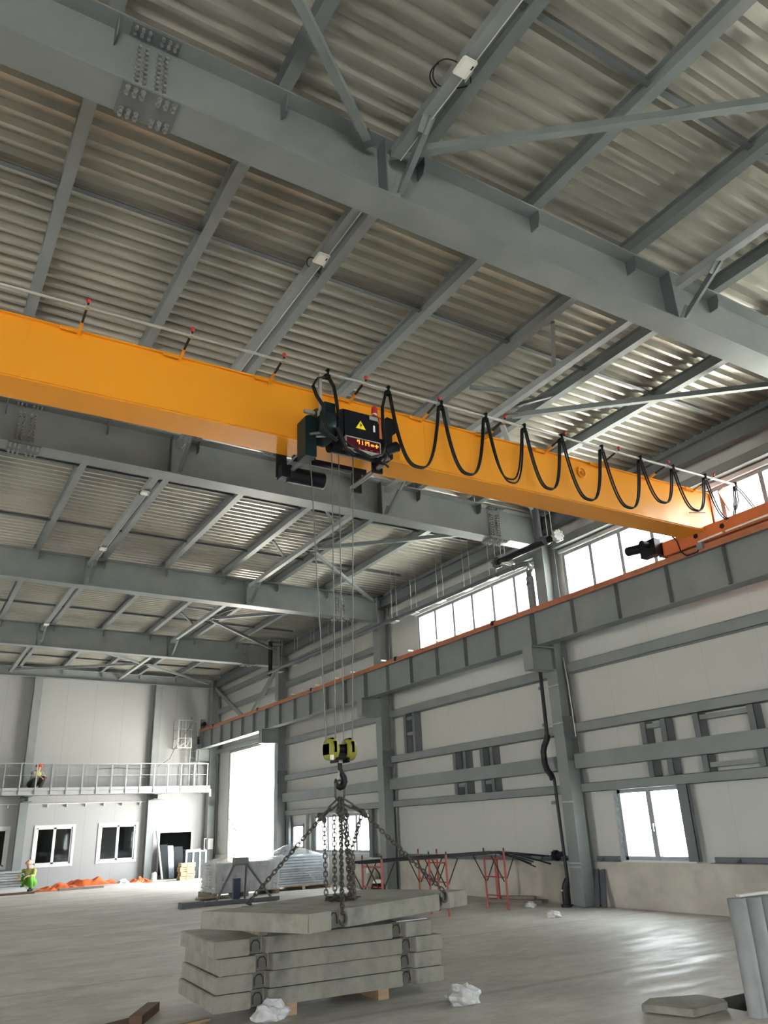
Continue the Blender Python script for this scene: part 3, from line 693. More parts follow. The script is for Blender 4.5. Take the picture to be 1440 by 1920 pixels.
m = MB().tube([(11.2, 11.55, 7.12), (11.2, 11.8, 7.2), (11.2, 11.85, 7.35), (11.2, 11.85, zd(11.2)-.01)], .085, 14).ball((11.2, 11.6, 7.13), .10); m.build('riser', 'pipe', t)
m = MB().tube([(11.2, 13.1, 7.12), (11.28, 12.9, 7.02), (11.3, 12.88, 6.97)], .06, 12); m.build('branch', 'galv', t)
for y in (11.42, 11.56, 13.0, 13.14): MB().cyl((11.2, y, 7.17), (11.2, y, zd(11.2)-.01), .008, 6).build('hanger_rod', 'galv', t)
t = root('roof_drain', 'dark box-like roof drain dropping beside the top of the third column', 'pipe', (11.45, 27.2, 7.3))
MB().box(11.30, 12.15, 26.75, 27.15, 8.20, 8.26).build('roof_plate', 'steel2', t)
MB().cyl((11.42, 27.0, 8.2), (11.42, 27.0, 7.05), .075, 14).build('down_pipe', 'plastic', t)
MB().tube([(11.42, 27.0, 7.05), (11.40, 27.0, 6.98), (11.32, 27.0, 7.02)], .08, 12).build('elbow', 'plastic', t)
t = root('soil_pipe', 'black plastic waste pipe with an offset bend, strapped to the pipe-clad column', 'pipe', (11.8, 12.95, 0))
MB().tube([(11.80, 12.93, 5.0), (11.80, 12.93, 4.5), (11.80, 12.94, 3.25)], .04, 12).build('upper_pipe', 'plastic', t)
MB().tube([(11.80, 12.94, 3.28), (11.80, 12.95, 3.2), (11.80, 13.06, 3.06), (11.80, 13.11, 2.95), (11.80, 13.11, 2.72), (11.80, 13.06, 2.58), (11.80, 12.95, 2.46), (11.80, 12.92, 2.38)], .062, 14).build('offset_bend', 'plastic', t)
MB().tube([(11.82, 12.90, 2.40), (11.84, 12.87, .45)], .032, 12).build('lower_pipe', 'plastic', t)
m = MB().cyl((11.83, 12.88, .97), (11.80, 13.06, .93), .05, 14); flange(m, (11.80, 13.08, .93), 1, .098, .07); m.build('access_cap', 'plastic', t)
MB().tube([(11.84, 12.88, .52), (11.83, 12.92, .40), (11.83, 12.95, .30), (11.83, 12.95, .06)], [.04, .075, .085, .08], 14).cyl((11.83, 12.95, .0), (11.83, 12.95, .05), .12, 14).build('floor_socket', 'plastic', t)
MB().cyl((11.742, 12.96, .30), (11.75, 12.96, .30), .02, 10).build('label_spot', 'white', t)
for z in (4.26, 3.48, 1.93, .72):
    m = MB().box(XC-.03, XC-.018, 12.50, 13.10, z-.012, z+.012).box(11.74, XC-.02, 12.98, 13.0, z-.03, z+.03).cyl((XC-.05, 12.55, z), (XC-.01, 12.55, z), .02, 8)
    if z < 1: m.box(XC-.03, XC-.018, 12.50, 13.05, z+.06, z+.085)
    m.build('clamp', 'galv', t)
# thin galvanised conduit on the column's near side
tag(MB().tube([(12.1, 12.48, 4.85), (12.12, 12.46, 4.3), (12.14, 12.44, 3.2)], .012, 6).build('conduit', 'galv'), 'thin pale conduit running down the near side of the pipe-clad column', 'conduit')
for y, lab in ((12.40, 'wider dark board leaning against the wall behind the foot of the pipe-clad column'), (12.22, 'narrower dark board leaning against the wall beside the pipe-clad column')):
    m = MB().bar((12.10, y, .004), (12.27, y+.10, .66), .13, .025, (1, 0, 0)); tag(m.build('board', 'pipe'), lab, 'board')

# ------------------------------------------------------------------ end wall columns, gallery, ladder, tray
for x, lab in ((4.60, 'left end-wall column rising behind the crouching person on the gallery'), (9.54, 'end-wall column left of the dark office doorway')):
    m = MB(); y0 = 34.93
    m.box(x-.15, x+.15, y0, y0+.012, 0, 7.94).box(x-.15, x+.15, YB-.02, YB-.005, 0, 7.94).box(x-.006, x+.006, y0+.012, YB-.02, 0, 7.94)
    o = tag(m.build('end_wall_column', 'steel'), lab, 'column')
    MB().box(x-.16, x+.16, 34.10, y0, 3.03, 3.05).box(x-.16, x+.16, 34.10, y0, 3.22, 3.245).box(x-.006, x+.006, 34.10, y0, 3.05, 3.22).build('gallery_bracket', 'steel2', o)
t = root('gallery', 'grey steel gallery with railing running along the end wall', 'walkway', (7.5, 34.1, 3.25))
gx0, gx1, gy = 1.5, 11.72, 34.06
MB().box(gx0, gx1, gy+.05, YB-.02, 3.40, 3.425).build('deck', 'galv', t)
MB().box(gx0, gx1, gy+.0, gy+.012, 3.25, 3.42).box(gx0, gx1, gy, gy+.07, 3.25, 3.26).box(gx0, gx1, gy, gy+.07, 3.41, 3.42).build('edge_beam', 'light', t)
MB().box(gx0, gx1, gy-.015, gy-.005, 3.42, 3.53).build('toe_board', 'light', t)
MB().box(gx0, gx1-.1, gy-.025, gy+.015, 4.40, 4.44).build('handrail', 'light', t)
MB().box(gx0, gx1-.1, gy-.012, gy+.004, 3.97, 3.99).build('middle_rail', 'light', t)
MB().box(gx0, gx1-.1, YB-.14, YB-.12, 4.36, 4.39).box(gx0, gx1-.1, YB-.14, YB-.12, 3.95, 3.97).build('wall_rail', 'light', t)
xx = gx1-.14
while xx > gx0:
    MB().box(xx-.02, xx+.02, gy-.035, gy-.005, 3.28, 4.41).build('railing_post', 'light', t)
    MB().box(xx-.29, xx-.27, YB-.145, YB-.12, 3.43, 4.36).build('rear_post', 'light', t)
    xx -= .565
MB().box(gx1-.02, gx1, gy, YB-.1, 3.25, 3.42).box(gx1-.14, gx1-.1, gy, gy+.8, 4.4, 4.44).box(gx1-.02, gx1+.06, gy-.02, gy+.02, 3.1, 3.4).build('end_frame', 'light', t)
# office pipe rail below the gallery
t = root('cable_tray', 'thin pale cable tray with hooks on the end wall just under the gallery', 'tray', (7, 35.15, 2.95))
MB().box(1.5, 4.4, 35.17, 35.2, 2.97, 3.0).box(4.8, 9.35, 35.17, 35.2, 2.97, 3.0).box(9.7, 10.3, 35.17, 35.2, 3.0, 3.03).build('rail', 'winwhite', t)
for k in range(11):
    x = 1.9+.72*k
    if abs(x-4.6) > .3 and abs(x-9.5) > .3: MB().box(x-.015, x+.015, 35.14, 35.24, 2.86, 2.97).build('hook', 'winwhite', t)
# access ladder and landing cage to the runway
t = root('access_ladder', 'tall grey access ladder from the gallery up to the far end of the crane runway', 'ladder', (11.1, 34.6, 3.43))
for x in (11.02, 11.42): MB().box(x-.03, x+.03, 34.78, 34.84, 3.43, 5.95 if x > 11.2 else 6.45).build('stile', 'steel', t)
for k in range(9): MB().cyl((11.02, 34.81, 3.65+.27*k), (11.42, 34.81, 3.65+.27*k), .012, 6).build('rung', 'steel', t)
MB().tube([(11.08, 34.81, 5.9), (11.1, 34.81, 6.2), (11.2, 34.81, 6.3), (11.3, 34.81, 6.2), (11.32, 34.81, 5.5)], .018, 6).build('hoop', 'galv', t)
t = root('landing_cage', 'small light steel guard cage fixed to the end wall beside the ladder top', 'cage', (10.7, 35.0, 5.12))
for x in (10.40, 10.72, 11.0):
    for y in (34.62, 35.22): MB().box(x-.018, x+.018, y-.018, y+.018, 5.12, 6.30 if x < 11 or y > 35 else 5.5).build('post', 'galv', t)
for z in (5.12, 5.52, 5.9, 6.28): MB().box(10.40, 11.0, 34.60, 34.63, z-.015, z+.015).box(10.38, 10.42, 34.6, 35.24, z-.015, z+.015).build('rail', 'galv', t)
MB().bar((10.42, 34.61, 5.14), (10.98, 34.61, 5.5), .025, .025, (0, 1, 0)).bar((10.72, 34.61, 5.14), (11.0, 34.61, 5.48), .025, .025, (0, 1, 0)).build('diagonal', 'galv', t)
tag(MB().tube([(11.0, 34.55, 6.2), (10.7, 34.58, 5.7), (10.35, 34.9, 5.1), (10.2, 35.0, 4.7), (9.9, 35.05, 4.5), (9.6, 35.08, 4.35), (8.9, 35.08, 4.28), (8.0, 35.1, 4.33), (7.2, 35.1, 4.27)], .016, 6).build('loose_cable', 'steel2'), 'loose grey cable trailing from the guard cage down to the gallery', 'cable')
t = root('electrical_box', 'small white electrical box on a frame by the corner column', 'box', (11.9, 34.70, 1.0))
MB().box(11.94, 12.16, 34.66, 34.74, 1.02, 1.44).build('door_panel', 'white', t)
MB().box(11.80, 12.2, 34.745, 34.77, 1.42, 1.46).box(11.80, 12.2, 34.745, 34.77, 1.0, 1.04).box(11.80, 11.83, 34.745, 34.77, 1.04, 1.42).build('frame', 'white', t)
# ------------------------------------------------------------------ yellow bridge crane
GY0, GY1, GZ0, GZ1 = 7.95, 8.38, 6.15, 6.86
t = root('bridge_crane', 'big yellow overhead crane beam spanning the hall under the roof girders', 'crane', (4, 8.15, GZ0))
m = MB().prism([(-12, GZ0), (11.52, GZ0), (11.66, GZ0+.10), (11.72, GZ1), (-12, GZ1)], 1, GY0, GY1)
m.box(-12, 11.74, GY0-.035, GY1+.035, GZ1, GZ1+.018)
m.box(-12, 11.50, GY0+.02, GY1+.05, GZ0-.014, GZ0)
m.bar((.50, GY0-.002, GZ0+.02), (.53, GY0-.002, GZ1-.01), .014, .006, (0, 1, 0)).box(5.62, 5.625, GY0-.003, GY0, GZ0, GZ1-.02)
m.build('girder', 'yellow', t)
MB().box(11.70, 11.78, GY0-.02, GY1+.02, 6.24, GZ1+.03).bar((11.86, 7.80, 6.93), (12.08, 7.80, 6.60), .24, .02, (0, 1, 0)).build('end_plate', 'orange', t)
c = MB().box(11.42, 11.70, 6.2, 8.90, 5.955, 6.22)
for y in (8.16, 7.62): c.cyl((11.43, y, 6.09), (11.405, y, 6.09), .055, 16)
o = c.build('end_carriage', 'orange', t, bevel=.006)
m = MB()
for y in (8.16, 7.62): m.cyl((11.41, y, 6.10), (11.40, y, 6.10), .046, 16)
m.build('hole_dark', 'black', o)  # black discs painted in for the dark inside of the holes
for y in (8.6, 6.5): MB().cyl((11.50, y, 6.03), (11.62, y, 6.03), .112, 20).build('wheel', 'black', t)
MB().box(11.44, 11.66, 8.90, 9.02, 5.98, 6.24).cyl((11.55, 9.02, 6.12), (11.55, 9.22, 6.12), .07, 14).build('bumper', 'rubber', t)
MB().box(11.25, 11.42, 8.92, 9.28, 6.00, 6.30).cyl((11.33, 9.28, 6.22), (11.33, 9.62, 6.26), .09, 16).cyl((11.22, 9.05, 6.2), (11.05, 9.05, 6.2), .06, 12).build('drive_motor', 'navy', t)
MB().tube([(11.39, 8.12, 5.975), (11.39, 7.62, 5.985)], .018, 8).tube([(11.39, 7.56, 5.985), (11.39, 6.2, 6.0)], .018, 8).build('conduit', 'white', t)
MB().tube([(11.38, 8.62, 6.25), (11.36, 8.52, 6.12), (11.36, 8.48, 5.9), (11.36, 8.38, 5.80), (11.36, 8.15, 5.80), (11.36, 8.08, 5.9)], .012, 6).tube([(11.36, 8.6, 6.22), (11.3, 8.45, 6.2), (11.3, 8.22, 6.19)], .018, 6).build('carriage_cable', 'rubber', t)
MB().box(11.33, 11.42, 8.02, 8.13, 5.83, 5.94).build('sensor', 'steel', t)
# festoon bar with arms
o = MB().tube([(-4, 7.5, 6.90), (12.9, 7.5, 6.905)], .018, 8).build('festoon_bar', 'barsteel', t)
for k in range(-2, 10):
    x = 1.01 + 1.137*k
    a = MB().bar((x, GY0-.01, GZ1-.03), (x, GY0-.20, GZ1+.012), .03, .03).box(x-.20, x+.02, GY0-.055, GY0-.036, GZ1-.035, GZ1+.012)
    a = a.build('festoon_arm', 'yellow', t)
    MB().bar((x, GY0-.18, GZ1+.01), (x, 7.46, 6.93), .022, .022).build('arm_rod', 'rebar', a)
    MB().ball((x, 7.46, 6.965), .027).build('red_cap', 'red', a)
    MB().box(x-.02, x+.02, 7.475, 7.525, 6.885, 6.94).build('clamp', 'galv', a)
# small lifting eye painted with the girder
m = MB(); c = Vector((8.58, GY0-.02, 6.66))
m.tube([c + Vector((.075*math.cos(a), 0, .085*math.sin(a))) for a in [2*PI*k/14 for k in range(14)]], .018, 6, closed=True).cyl(c+Vector((0, .02, 0)), c+Vector((.0, -.03, 0)), .025, 10)
m.build('lifting_eye', 'yellow', t)
tag(MB().cyl((11.0, 7.90, 6.38), (11.35, 7.84, 6.42), .01, 6).build('thin_rod', 'orange'), 'thin orange rod sticking out of the crane beam near its right end', 'rod')

# ------------------------------------------------------------------ festoon cable
t = root('festoon_cable', 'black cable hanging in nine long loops along the yellow crane beam', 'cable', (8, 7.5, 6.85))
tops = [4.76, 5.60, 6.36, 7.06, 7.78, 8.61, 9.46, 10.23, 11.03, 11.84]
lows = [5.87, 5.93, 5.94, 5.99, 5.96, 5.98, 6.21, 6.21, 6.19]
for i, zl in enumerate(lows):
    a, b = tops[i]+.035, tops[i+1]-.035; m = MB(); extra = .07 if i == 2 else .0
    for s, dz in ((-.018, 0), (.018, extra)):
        pts = []
        for k in range(29):
            u = -1+2*k/28; uu = math.copysign(abs(u)**.80, u)
            pts.append(((a+b)/2 + (b-a)/2*uu, 7.5+s, (zl+dz) + (6.835-zl-dz)*abs(u)**2.3))
        m.tube(pts, .0135, 6)
    m.build('cable_loop', 'rubber', t)
m = MB()
for s in (-.018, .018): m.tube([(11.88, 7.5+s, 6.84), (11.98, 7.5+s, 6.8), (12.08, 7.45+s, 6.60), (12.12, 7.4+s, 6.45)], .012, 6).tube([(11.84, 7.5+s, 6.84), (11.82, 7.5+s, 6.6), (11.74, 7.52+s, 6.42)], .012, 6)
m.build('cable_end', 'rubber', t)
m = MB()
for s in (-.018, .018):
    m.tube([(4.73, 7.5+s, 6.83), (4.66, 7.48+s, 6.6), (4.63, 7.44+s, 6.3), (4.62, 7.40+s, 6.02), (4.56, 7.38+s, 5.86), (4.40, 7.38+s, 5.79), (4.22, 7.38+s, 5.84), (4.05, 7.42+s, 5.95), (3.99, 7.46+s, 6.12)], .012, 6)
    m.tube([(3.91, 7.5+s, 6.83), (3.97, 7.49+s, 6.72), (4.0, 7.47+s, 6.45), (4.01, 7.46+s, 6.25)], .013, 6)
    m.tube([(3.85, 7.5+s, 6.83), (3.74, 7.5+s, 6.78), (3.68, 7.49+s, 6.66), (3.72, 7.47+s, 6.52), (3.80, 7.46+s, 6.40), (3.78, 7.42+s, 6.20), (3.82, 7.40+s, 6.02), (3.95, 7.40+s, 5.92)], .013, 6)
m.build('hoist_loop', 'rubber', t)
for x in [3.88]+tops:
    MB().box(x-.035, x+.035, 7.47, 7.53, 6.82, 6.87).box(x-.012, x+.012, 7.46, 7.485, 6.85, 6.93).cyl((x, 7.46, 6.925), (x, 7.54, 6.925), .022, 10).build('cable_trolley', 'black', t)

# ------------------------------------------------------------------ hoist trolley on the crane beam
t = root('hoist_trolley', 'black rope hoist trolley with red digital display hanging on the yellow crane beam', 'hoist', (4.2, 7.8, 5.8))
b = MB().prism([(7.45, 6.05), (7.45, 6.42), (7.56, 6.47), (7.68, 6.47), (7.68, 6.0), (7.5, 6.0)], 0, 4.08, 4.57).prism([(4.0, 6.02), (4.08, 6.0), (4.08, 6.44), (4.0, 6.33)], 1, 7.46, 7.66)
box = b.build('control_box', 'navy', t, bevel=.006)
m = MB().prism([(4.31, 6.305), (4.24, 6.19), (4.38, 6.19)], 1, 7.443, 7.449); sg = m.build('warning_sign', 'signyellow', box)
f = 7.440
MB().prism([(4.318, 6.275), (4.297, 6.238), (4.311, 6.238), (4.300, 6.203), (4.330, 6.247), (4.315, 6.247)], 1, f, 7.443).build('lightning_mark', 'black', sg)
MB().box(4.44, 4.56, 7.442, 7.449, 6.355, 6.405).build('nameplate', 'galv', box)
MB().box(4.49, 4.515, 7.442, 7.449, 6.19, 6.28).build('label', 'white', box)
d = MB().box(4.08, 4.55, 7.40, 7.46, 5.87, 6.02).build('display', 'display', t)
MB().box(4.07, 4.56, 7.395, 7.47, 6.015, 6.03).box(4.07, 4.56, 7.395, 7.47, 5.86, 5.875).box(4.065, 4.08, 7.395, 7.47, 5.86, 6.03).box(4.545, 4.56, 7.395, 7.47, 5.86, 6.03).build('bezel', 'galv', d)
y0, y1 = 7.392, 7.399; m = MB(); Z = 5.945; H = .055; W = .034
def seg7(m, x, on):
    w = .010
    S = {'a': (x, x+W, Z+H-w, Z+H), 'b': (x+W-w, x+W, Z+H/2, Z+H), 'c': (x+W-w, x+W, Z, Z+H/2), 'd': (x, x+W, Z, Z+w), 'f': (x, x+w, Z+H/2, Z+H), 'e': (x, x+w, Z, Z+H/2), 'g': (x, x+W, Z+H/2-w/2, Z+H/2+w/2)}
    for c in on: a, b, c0, d0 = S[c]; m.box(a, b, y0, y1, c0, d0)
seg7(m, 4.225, 'afbc'); seg7(m, 4.270, 'bc'); seg7(m, 4.315, 'bc'); seg7(m, 4.36, 'afbc')
for x in (4.42, 4.436, 4.452): m.box(x, x+.008, y0, y1, Z+.005, Z+.03)
m.box(4.42, 4.46, y0, y1, Z+.025, Z+.033).box(4.475, 4.525, y0, y1, Z+.015, Z+.027).box(4.494, 4.506, y0, y1, Z-.005, Z+.047)
m.build('digits', 'digits', d)
m = MB()
for x in (4.24, 4.33, 4.41, 4.50): m.box(x, x+.03, y0, y1, 5.886, 5.896)
m.build('lower_digits', 'red', d)
MB().cyl((4.56, 7.52, 6.46), (4.56, 7.52, 6.50), .032, 14).build('beacon_base', 'white', t)
MB().tube([(4.56, 7.52, 6.50), (4.56, 7.52, 6.57), (4.56, 7.52, 6.60)], [.04, .04, .028], 14).build('beacon', 'red', t)
MB().bar((4.52, 7.5, 6.47), (4.64, 7.5, 6.43), .05, .01).bar((4.635, 7.5, 6.43), (4.635, 7.5, 6.15), .012, .05, (1, 0, 0)).build('beacon_bracket', 'orange', t)
m = MB().prism([(3.61, 5.74), (3.61, 6.26), (3.66, 6.29), (3.76, 6.27), (3.76, 5.74)], 1, 7.56, 7.80)
m.build('gear_housing', 'teal', t, bevel=.006)
m = MB().tube([(3.76, 7.66, 6.22), (3.78, 7.66, 6.22), (3.96, 7.66, 6.20), (3.99, 7.66, 6.20)], [.20, .23, .23, .19], 24).box(3.84, 3.99, 7.50, 7.78, 6.30, 6.49)
m.build('gearbox', 'teal', t)
MB().box(3.62, 3.76, 7.60, 7.64, 6.34, 6.38).build('side_arm', 'galv', t)
MB().tube([(4.02, 7.72, 6.06), (4.72, 7.72, 6.06)], .125, 22).build('rope_drum', 'black', t)
MB().box(3.765, 3.80, 7.485, 7.52, 6.27, 6.85).box(3.755, 3.81, 7.475, 7.53, 6.27, 6.34).build('tow_arm', 'galv', t)
MB().prism([(3.71, 5.83), (3.86, 5.83), (3.86, 6.3), (3.71, 6.3)], 1, 7.80, 7.83).build('near_side_plate', 'black', t)
MB().prism([(4.67, 5.83), (4.82, 5.83), (4.84, 6.42), (4.67, 6.42)], 1, 7.80, 7.83).prism([(4.76, 6.28), (4.92, 6.28), (4.92, 6.36), (5.0, 6.42), (5.0, 6.60), (4.86, 6.62), (4.76, 6.52)], 1, 7.70, 7.83).box(4.57, 4.9, 7.66, 7.81, 6.0, 6.4).build('near_side_plate', 'black', t)
for a, b in ((3.62, 3.76), (4.73, 4.87)): MB().box(a, b, 8.44, 8.47, 5.82, 6.17).build('far_side_plate', 'black', t)
MB().box(3.74, 4.80, 8.18, 8.24, 5.98, 6.04).build('cross_bar', 'black', t)
for x, z in ((3.79, 5.895), (4.75, 5.895)): MB().cyl((x, 7.70, z), (x, 8.50, z), .032, 12).build('axle', 'chrome', t)
for x, z in ((3.72, 5.96), (4.80, 5.96)): MB().cyl((x, 7.72, z), (x, 8.46, z), .012, 8).build('tie_rod', 'chrome', t)
MB().cyl((3.76, 8.40, 5.86), (4.26, 8.40, 5.86), .105, 24).box(3.64, 3.78, 8.32, 8.48, 5.78, 5.96).build('travel_motor', 'navy', t)
MB().cyl((4.26, 8.40, 5.86), (4.275, 8.40, 5.86), .106, 24).build('motor_cap', 'chrome', t)
MB().cyl((4.74, 7.62, 6.06), (4.93, 7.60, 6.15), .07, 16).box(4.66, 4.78, 7.56, 7.70, 5.90, 6.10).build('brake_motor', 'black', t)
for p, q, r in (((4.68, 7.58, 5.90), (4.78, 7.56, 5.93), .022), ((3.66, 7.55, 6.02), (3.80, 7.52, 6.06), .018), ((3.72, 7.50, 5.98), (3.84, 7.48, 6.0), .018)): MB().cyl(p, q, r, 10).build('fitting', 'chrome', t)
for q, r in (([(3.80, 7.46, 6.02), (3.9, 7.44, 5.95), (3.98, 7.44, 6.0), (4.0, 7.46, 6.1)], .02), ([(3.98, 7.44, 6.12), (4.02, 7.42, 5.98), (4.08, 7.42, 5.86), (4.2, 7.44, 5.80)], .03), ([(4.6, 7.44, 5.98), (4.66, 7.42, 5.88), (4.62, 7.45, 5.8), (4.72, 7.5, 5.78)], .018)):
    MB().tube(q, r, 8).build('wiring', 'rubber', t)
for xt, xb, zt0 in ((3.74, 3.895, 6.0), (4.045, 4.00, 6.0), (4.14, 4.10, 6.0), (4.345, 4.205, 6.0)):
    MB().cyl((xt, 7.72, zt0), (xb, 7.67, 2.44), .0065, 6).build('wire_rope', 'rope', t)

# ------------------------------------------------------------------ hook block
t = root('hook_block', 'olive yellow hook block hanging on four wire ropes below the hoist', 'hook', (4.05, 7.67, 2.03))
for sx, x in ((-1, 3.945), (1, 4.155)):
    MB().tube([(x-.055, 7.67, 2.395), (x-.048, 7.67, 2.395), (x-.02, 7.67, 2.395), (x+.02, 7.67, 2.395), (x+.048, 7.67, 2.395), (x+.055, 7.67, 2.395)], [.085, .108, .112, .112, .108, .085], 24).build('sheave_guard', 'olive', t)
    m = MB()
    for a in (-.5, .5): m.box(x-.012, x+.012, 7.553, 7.60, 2.36, 2.47).box(x-.058, x-.05, 7.60, 7.74, 2.34, 2.45).box(x-.014, x+.014, 7.62, 7.72, 2.49, 2.512)
    m.build('rope_slot', 'black', t)
MB().box(3.885, 3.915, 7.545, 7.575, 2.28, 2.33).build('load_tag', 'white', t)
MB().cyl((3.99, 7.67, 2.40), (4.11, 7.67, 2.40), .05, 14).box(4.0, 4.10, 7.62, 7.72, 2.29, 2.36).box(3.97, 3.995, 7.6, 7.74, 2.26, 2.44).box(4.105, 4.13, 7.6, 7.74, 2.26, 2.44).build('crosshead', 'black', t)
MB().tube([(4.05, 7.67, 2.38), (4.05, 7.67, 2.33), (4.05, 7.67, 2.325), (4.05, 7.67, 2.30), (4.05, 7.67, 2.295), (4.05, 7.67, 2.26)], [.03, .03, .05, .05, .032, .03], 16).build('swivel_nut', 'chrome', t)
pts = [(4.05, 7.67, 2.27), (4.05, 7.67, 2.20), (4.066, 7.67, 2.16), (4.092, 7.67, 2.115), (4.098, 7.67, 2.07), (4.078, 7.67, 2.03), (4.045, 7.67, 2.016), (4.012, 7.67, 2.03), (3.998, 7.67, 2.065), (4.0, 7.67, 2.10)]
MB().tube(pts, [.024, .024, .028, .033, .036, .037, .035, .028, .02, .012], 12).build('hook', 'navy', t)
MB().bar((4.045, 7.665, 2.195), (4.01, 7.665, 2.09), .02, .012, (0, 1, 0)).build('safety_latch', 'galv', t)

# ------------------------------------------------------------------ chain sling
t = root('chain_sling', 'long dark chain sling with one big ring, hooked to the tilted top slab', 'sling', (4.045, 7.67, 1.9))
c = Vector((4.043, 7.67, 1.985)); pts = []
for k in range(10): a = PI*k/9; pts.append(c + Vector((.058*math.cos(a), .01*math.cos(a), .055+.055*math.sin(a)-.01)))
for k in range(10): a = PI + PI*k/9; pts.append(c + Vector((.058*math.cos(a), .01*math.cos(a), -.055+.055*math.sin(a)+.01)))
MB().tube(pts, .0115, 8, closed=True).build('master_ring', 'chain', t)
A = Vector((4.043, 7.67, 1.90)); FL_, FR_, FF = Vector((3.20, 8.02, .985)), Vector((5.0, 7.28, .99)), Vector((3.535, 6.70, .95))
KL, KR, KF = Vector((3.865, 7.74, 1.735)), Vector((4.262, 7.58, 1.76)), Vector((3.955, 7.50, 1.755))
m = MB()
for K in (KL, KR, KF):
    d = K-A; m.link(A+d*.27, d, (0, 1, .2), L=.17, w=.022, r=.010).link(A+d*.78, d, (.3, .2, 1), L=.13, w=.026, r=.011)
m.link(A+Vector((.02, 0, -.07)), (.05, .03, -1), (0, 1, 0), L=.17, w=.022, r=.010)
m.build('connecting_links', 'chain', t)
m = MB()                                                     # shortening claws at the knuckles
for K in (KL, KR, KF, Vector((4.09, 7.66, 1.77))): m.ball(K, .034, 8, 6, (1, 1, 1.2)).ball(K+Vector((.02, -.02, -.03)), .026, 8, 6).ball(K+Vector((-.025, .01, .02)), .024, 8, 6)
m.build('shortening_claws', 'chain', t)
kw = dict(L=.058, w=.0175, r=.0062)
for K, F in ((KL, FL_), (KR, FR_), (KF, FF)): MB().chain([K, F], .041, **kw).build('chain_leg', 'chain', t)
tails = [((3.872, 7.70, 1.72), (3.875, 7.68, .975)), ((3.945, 7.62, 1.74), (3.93, 7.60, .975)), ((3.985, 7.56, 1.72), (4.05, 7.55, 1.45), (4.055, 7.5, .98)), ((4.09, 7.64, 1.74), (4.105, 7.60, .975)),
         ((4.11, 7.66, 1.74), (4.065, 7.58, 1.42), (4.075, 7.56, .98)), ((4.23, 7.56, 1.73), (4.10, 7.52, 1.45), (4.085, 7.5, .98)), ((4.01, 7.5, 1.7), (4.03, 7.42, 1.3), (4.04, 7.40, .98))]
for q in tails: MB().chain(q, .041, **kw).build('chain_tail', 'chain', t)
m = MB()
for k in range(46):
    a = random.random()*2*PI; r = random.random()**.7*.15
    m.link((3.99+r*1.15*math.cos(a), 7.57+r*math.sin(a), .975+.045*random.random()*(1-r/.2)), (math.cos(a+1.3), math.sin(a+1.3), random.uniform(-.4, .4)), (random.uniform(-.5, .5), random.uniform(-.5, .5), 1), **kw)
m.build('chain_heap', 'chain', t)
for F, dr in ((FF, Vector((-.35, -.94, 0))), (FR_, Vector((.0, -1, 0))), (FL_, Vector((0, 1, 0)))):
    hk = []
    for k in range(13): a = PI*.62 - 1.62*PI*k/12; hk.append(F + Vector((.042*math.cos(a)*.93, .042*math.cos(a)*.35, -.055+.045*math.sin(a))) + dr*.012)
    MB().tube([F + dr*.01]+hk, [.012]+[.016]*9+[.013, .011, .008, .006], 8).build('sling_hook', 'chain', t)

# ------------------------------------------------------------------ concrete slabs
def slab(name, label, loc, yaw_, L, W, T, group, notch=((.145, .215), (.80, .865)), tilt=0.0):
    d = .085
    front = [(0, 0)]; back = []
    for a, b in notch: front += [(L*a, 0), (L*a+.02, d), (L*b-.02, d), (L*b, 0)]
    front += [(L, 0)]
    for a, b in reversed(notch): back += [(L*b, W), (L*b-.02, W-d), (L*a+.02, W-d), (L*a, W)]
    poly = front + [(L, W)] + back + [(0, W)]
    bm = MB().prism(poly, 2, 0, T)
    o = bm.build(name, 'slab', bevel=.007)
    o.location = loc; o.rotation_euler = (tilt, 0, yaw_)
    for a, b in notch:
        c = L*(a+b)/2
        for yy, s in ((d+.002, 1), (W-d-.002, -1)):
            MB().box(L*a+.021, L*b-.021, min(yy-s*.006, yy+s*.001), max(yy-s*.006, yy+s*.001), .004, T-.004).build('recess', 'recess_dark', o)  # thin sheet makes the recess back darker than the slab
            y2 = yy - s*.014
            MB().tube([(c-.04, y2, .025), (c-.042, y2, T*.6), (c-.02, y2-s*.005, T*.82), (c+.02, y2-s*.005, T*.82), (c+.042, y2, T*.6), (c+.046, y2, .03)], .006, 6).build('lifting_loop', 'rebar', o)
    return tag(o, label, 'slab', group)
G = 'precast slabs'
P0 = Vector((2.839, 7.933)); A0 = -.054
offs = [(.0, .0, 2.47, 1.25), (.025, .01, 2.43, 1.235), (.05, -.005, 2.42, 1.25), (.0, .015, 2.36, 1.25)]
SLAB = ['lowest grey concrete slab of the stack, resting on timber blocks', 'second concrete slab from the bottom of the stack', 'third concrete slab from the bottom of the stack', 'fourth concrete slab, the top one lying flat on the stack']
for i, (dx, dy, L, W) in enumerate(offs):
    slab('concrete_slab', SLAB[i], (P0.x+dx, P0.y+dy, .10+.146*i), A0, L, W, .139, G)
slab('concrete_slab', 'concrete slab turned askew on top of the stack and hooked to the chains', (3.162, 6.598, .819), .359, 2.405, 1.381, .145, G, ((.12, .205), (.79, .86)), -.007)
for x, lab in ((3.60, 'left timber block under the concrete slab stack, beside a plastic bag'), (4.62, 'right timber block under the concrete slab stack')):
    o = MB().box(-.06, .06, 0, 1.2, 0, .10).build('timber_block', 'wood'); o.location = (x, 7.90, 0); o.rotation_euler = (0, 0, A0); tag(o, lab, 'timber')
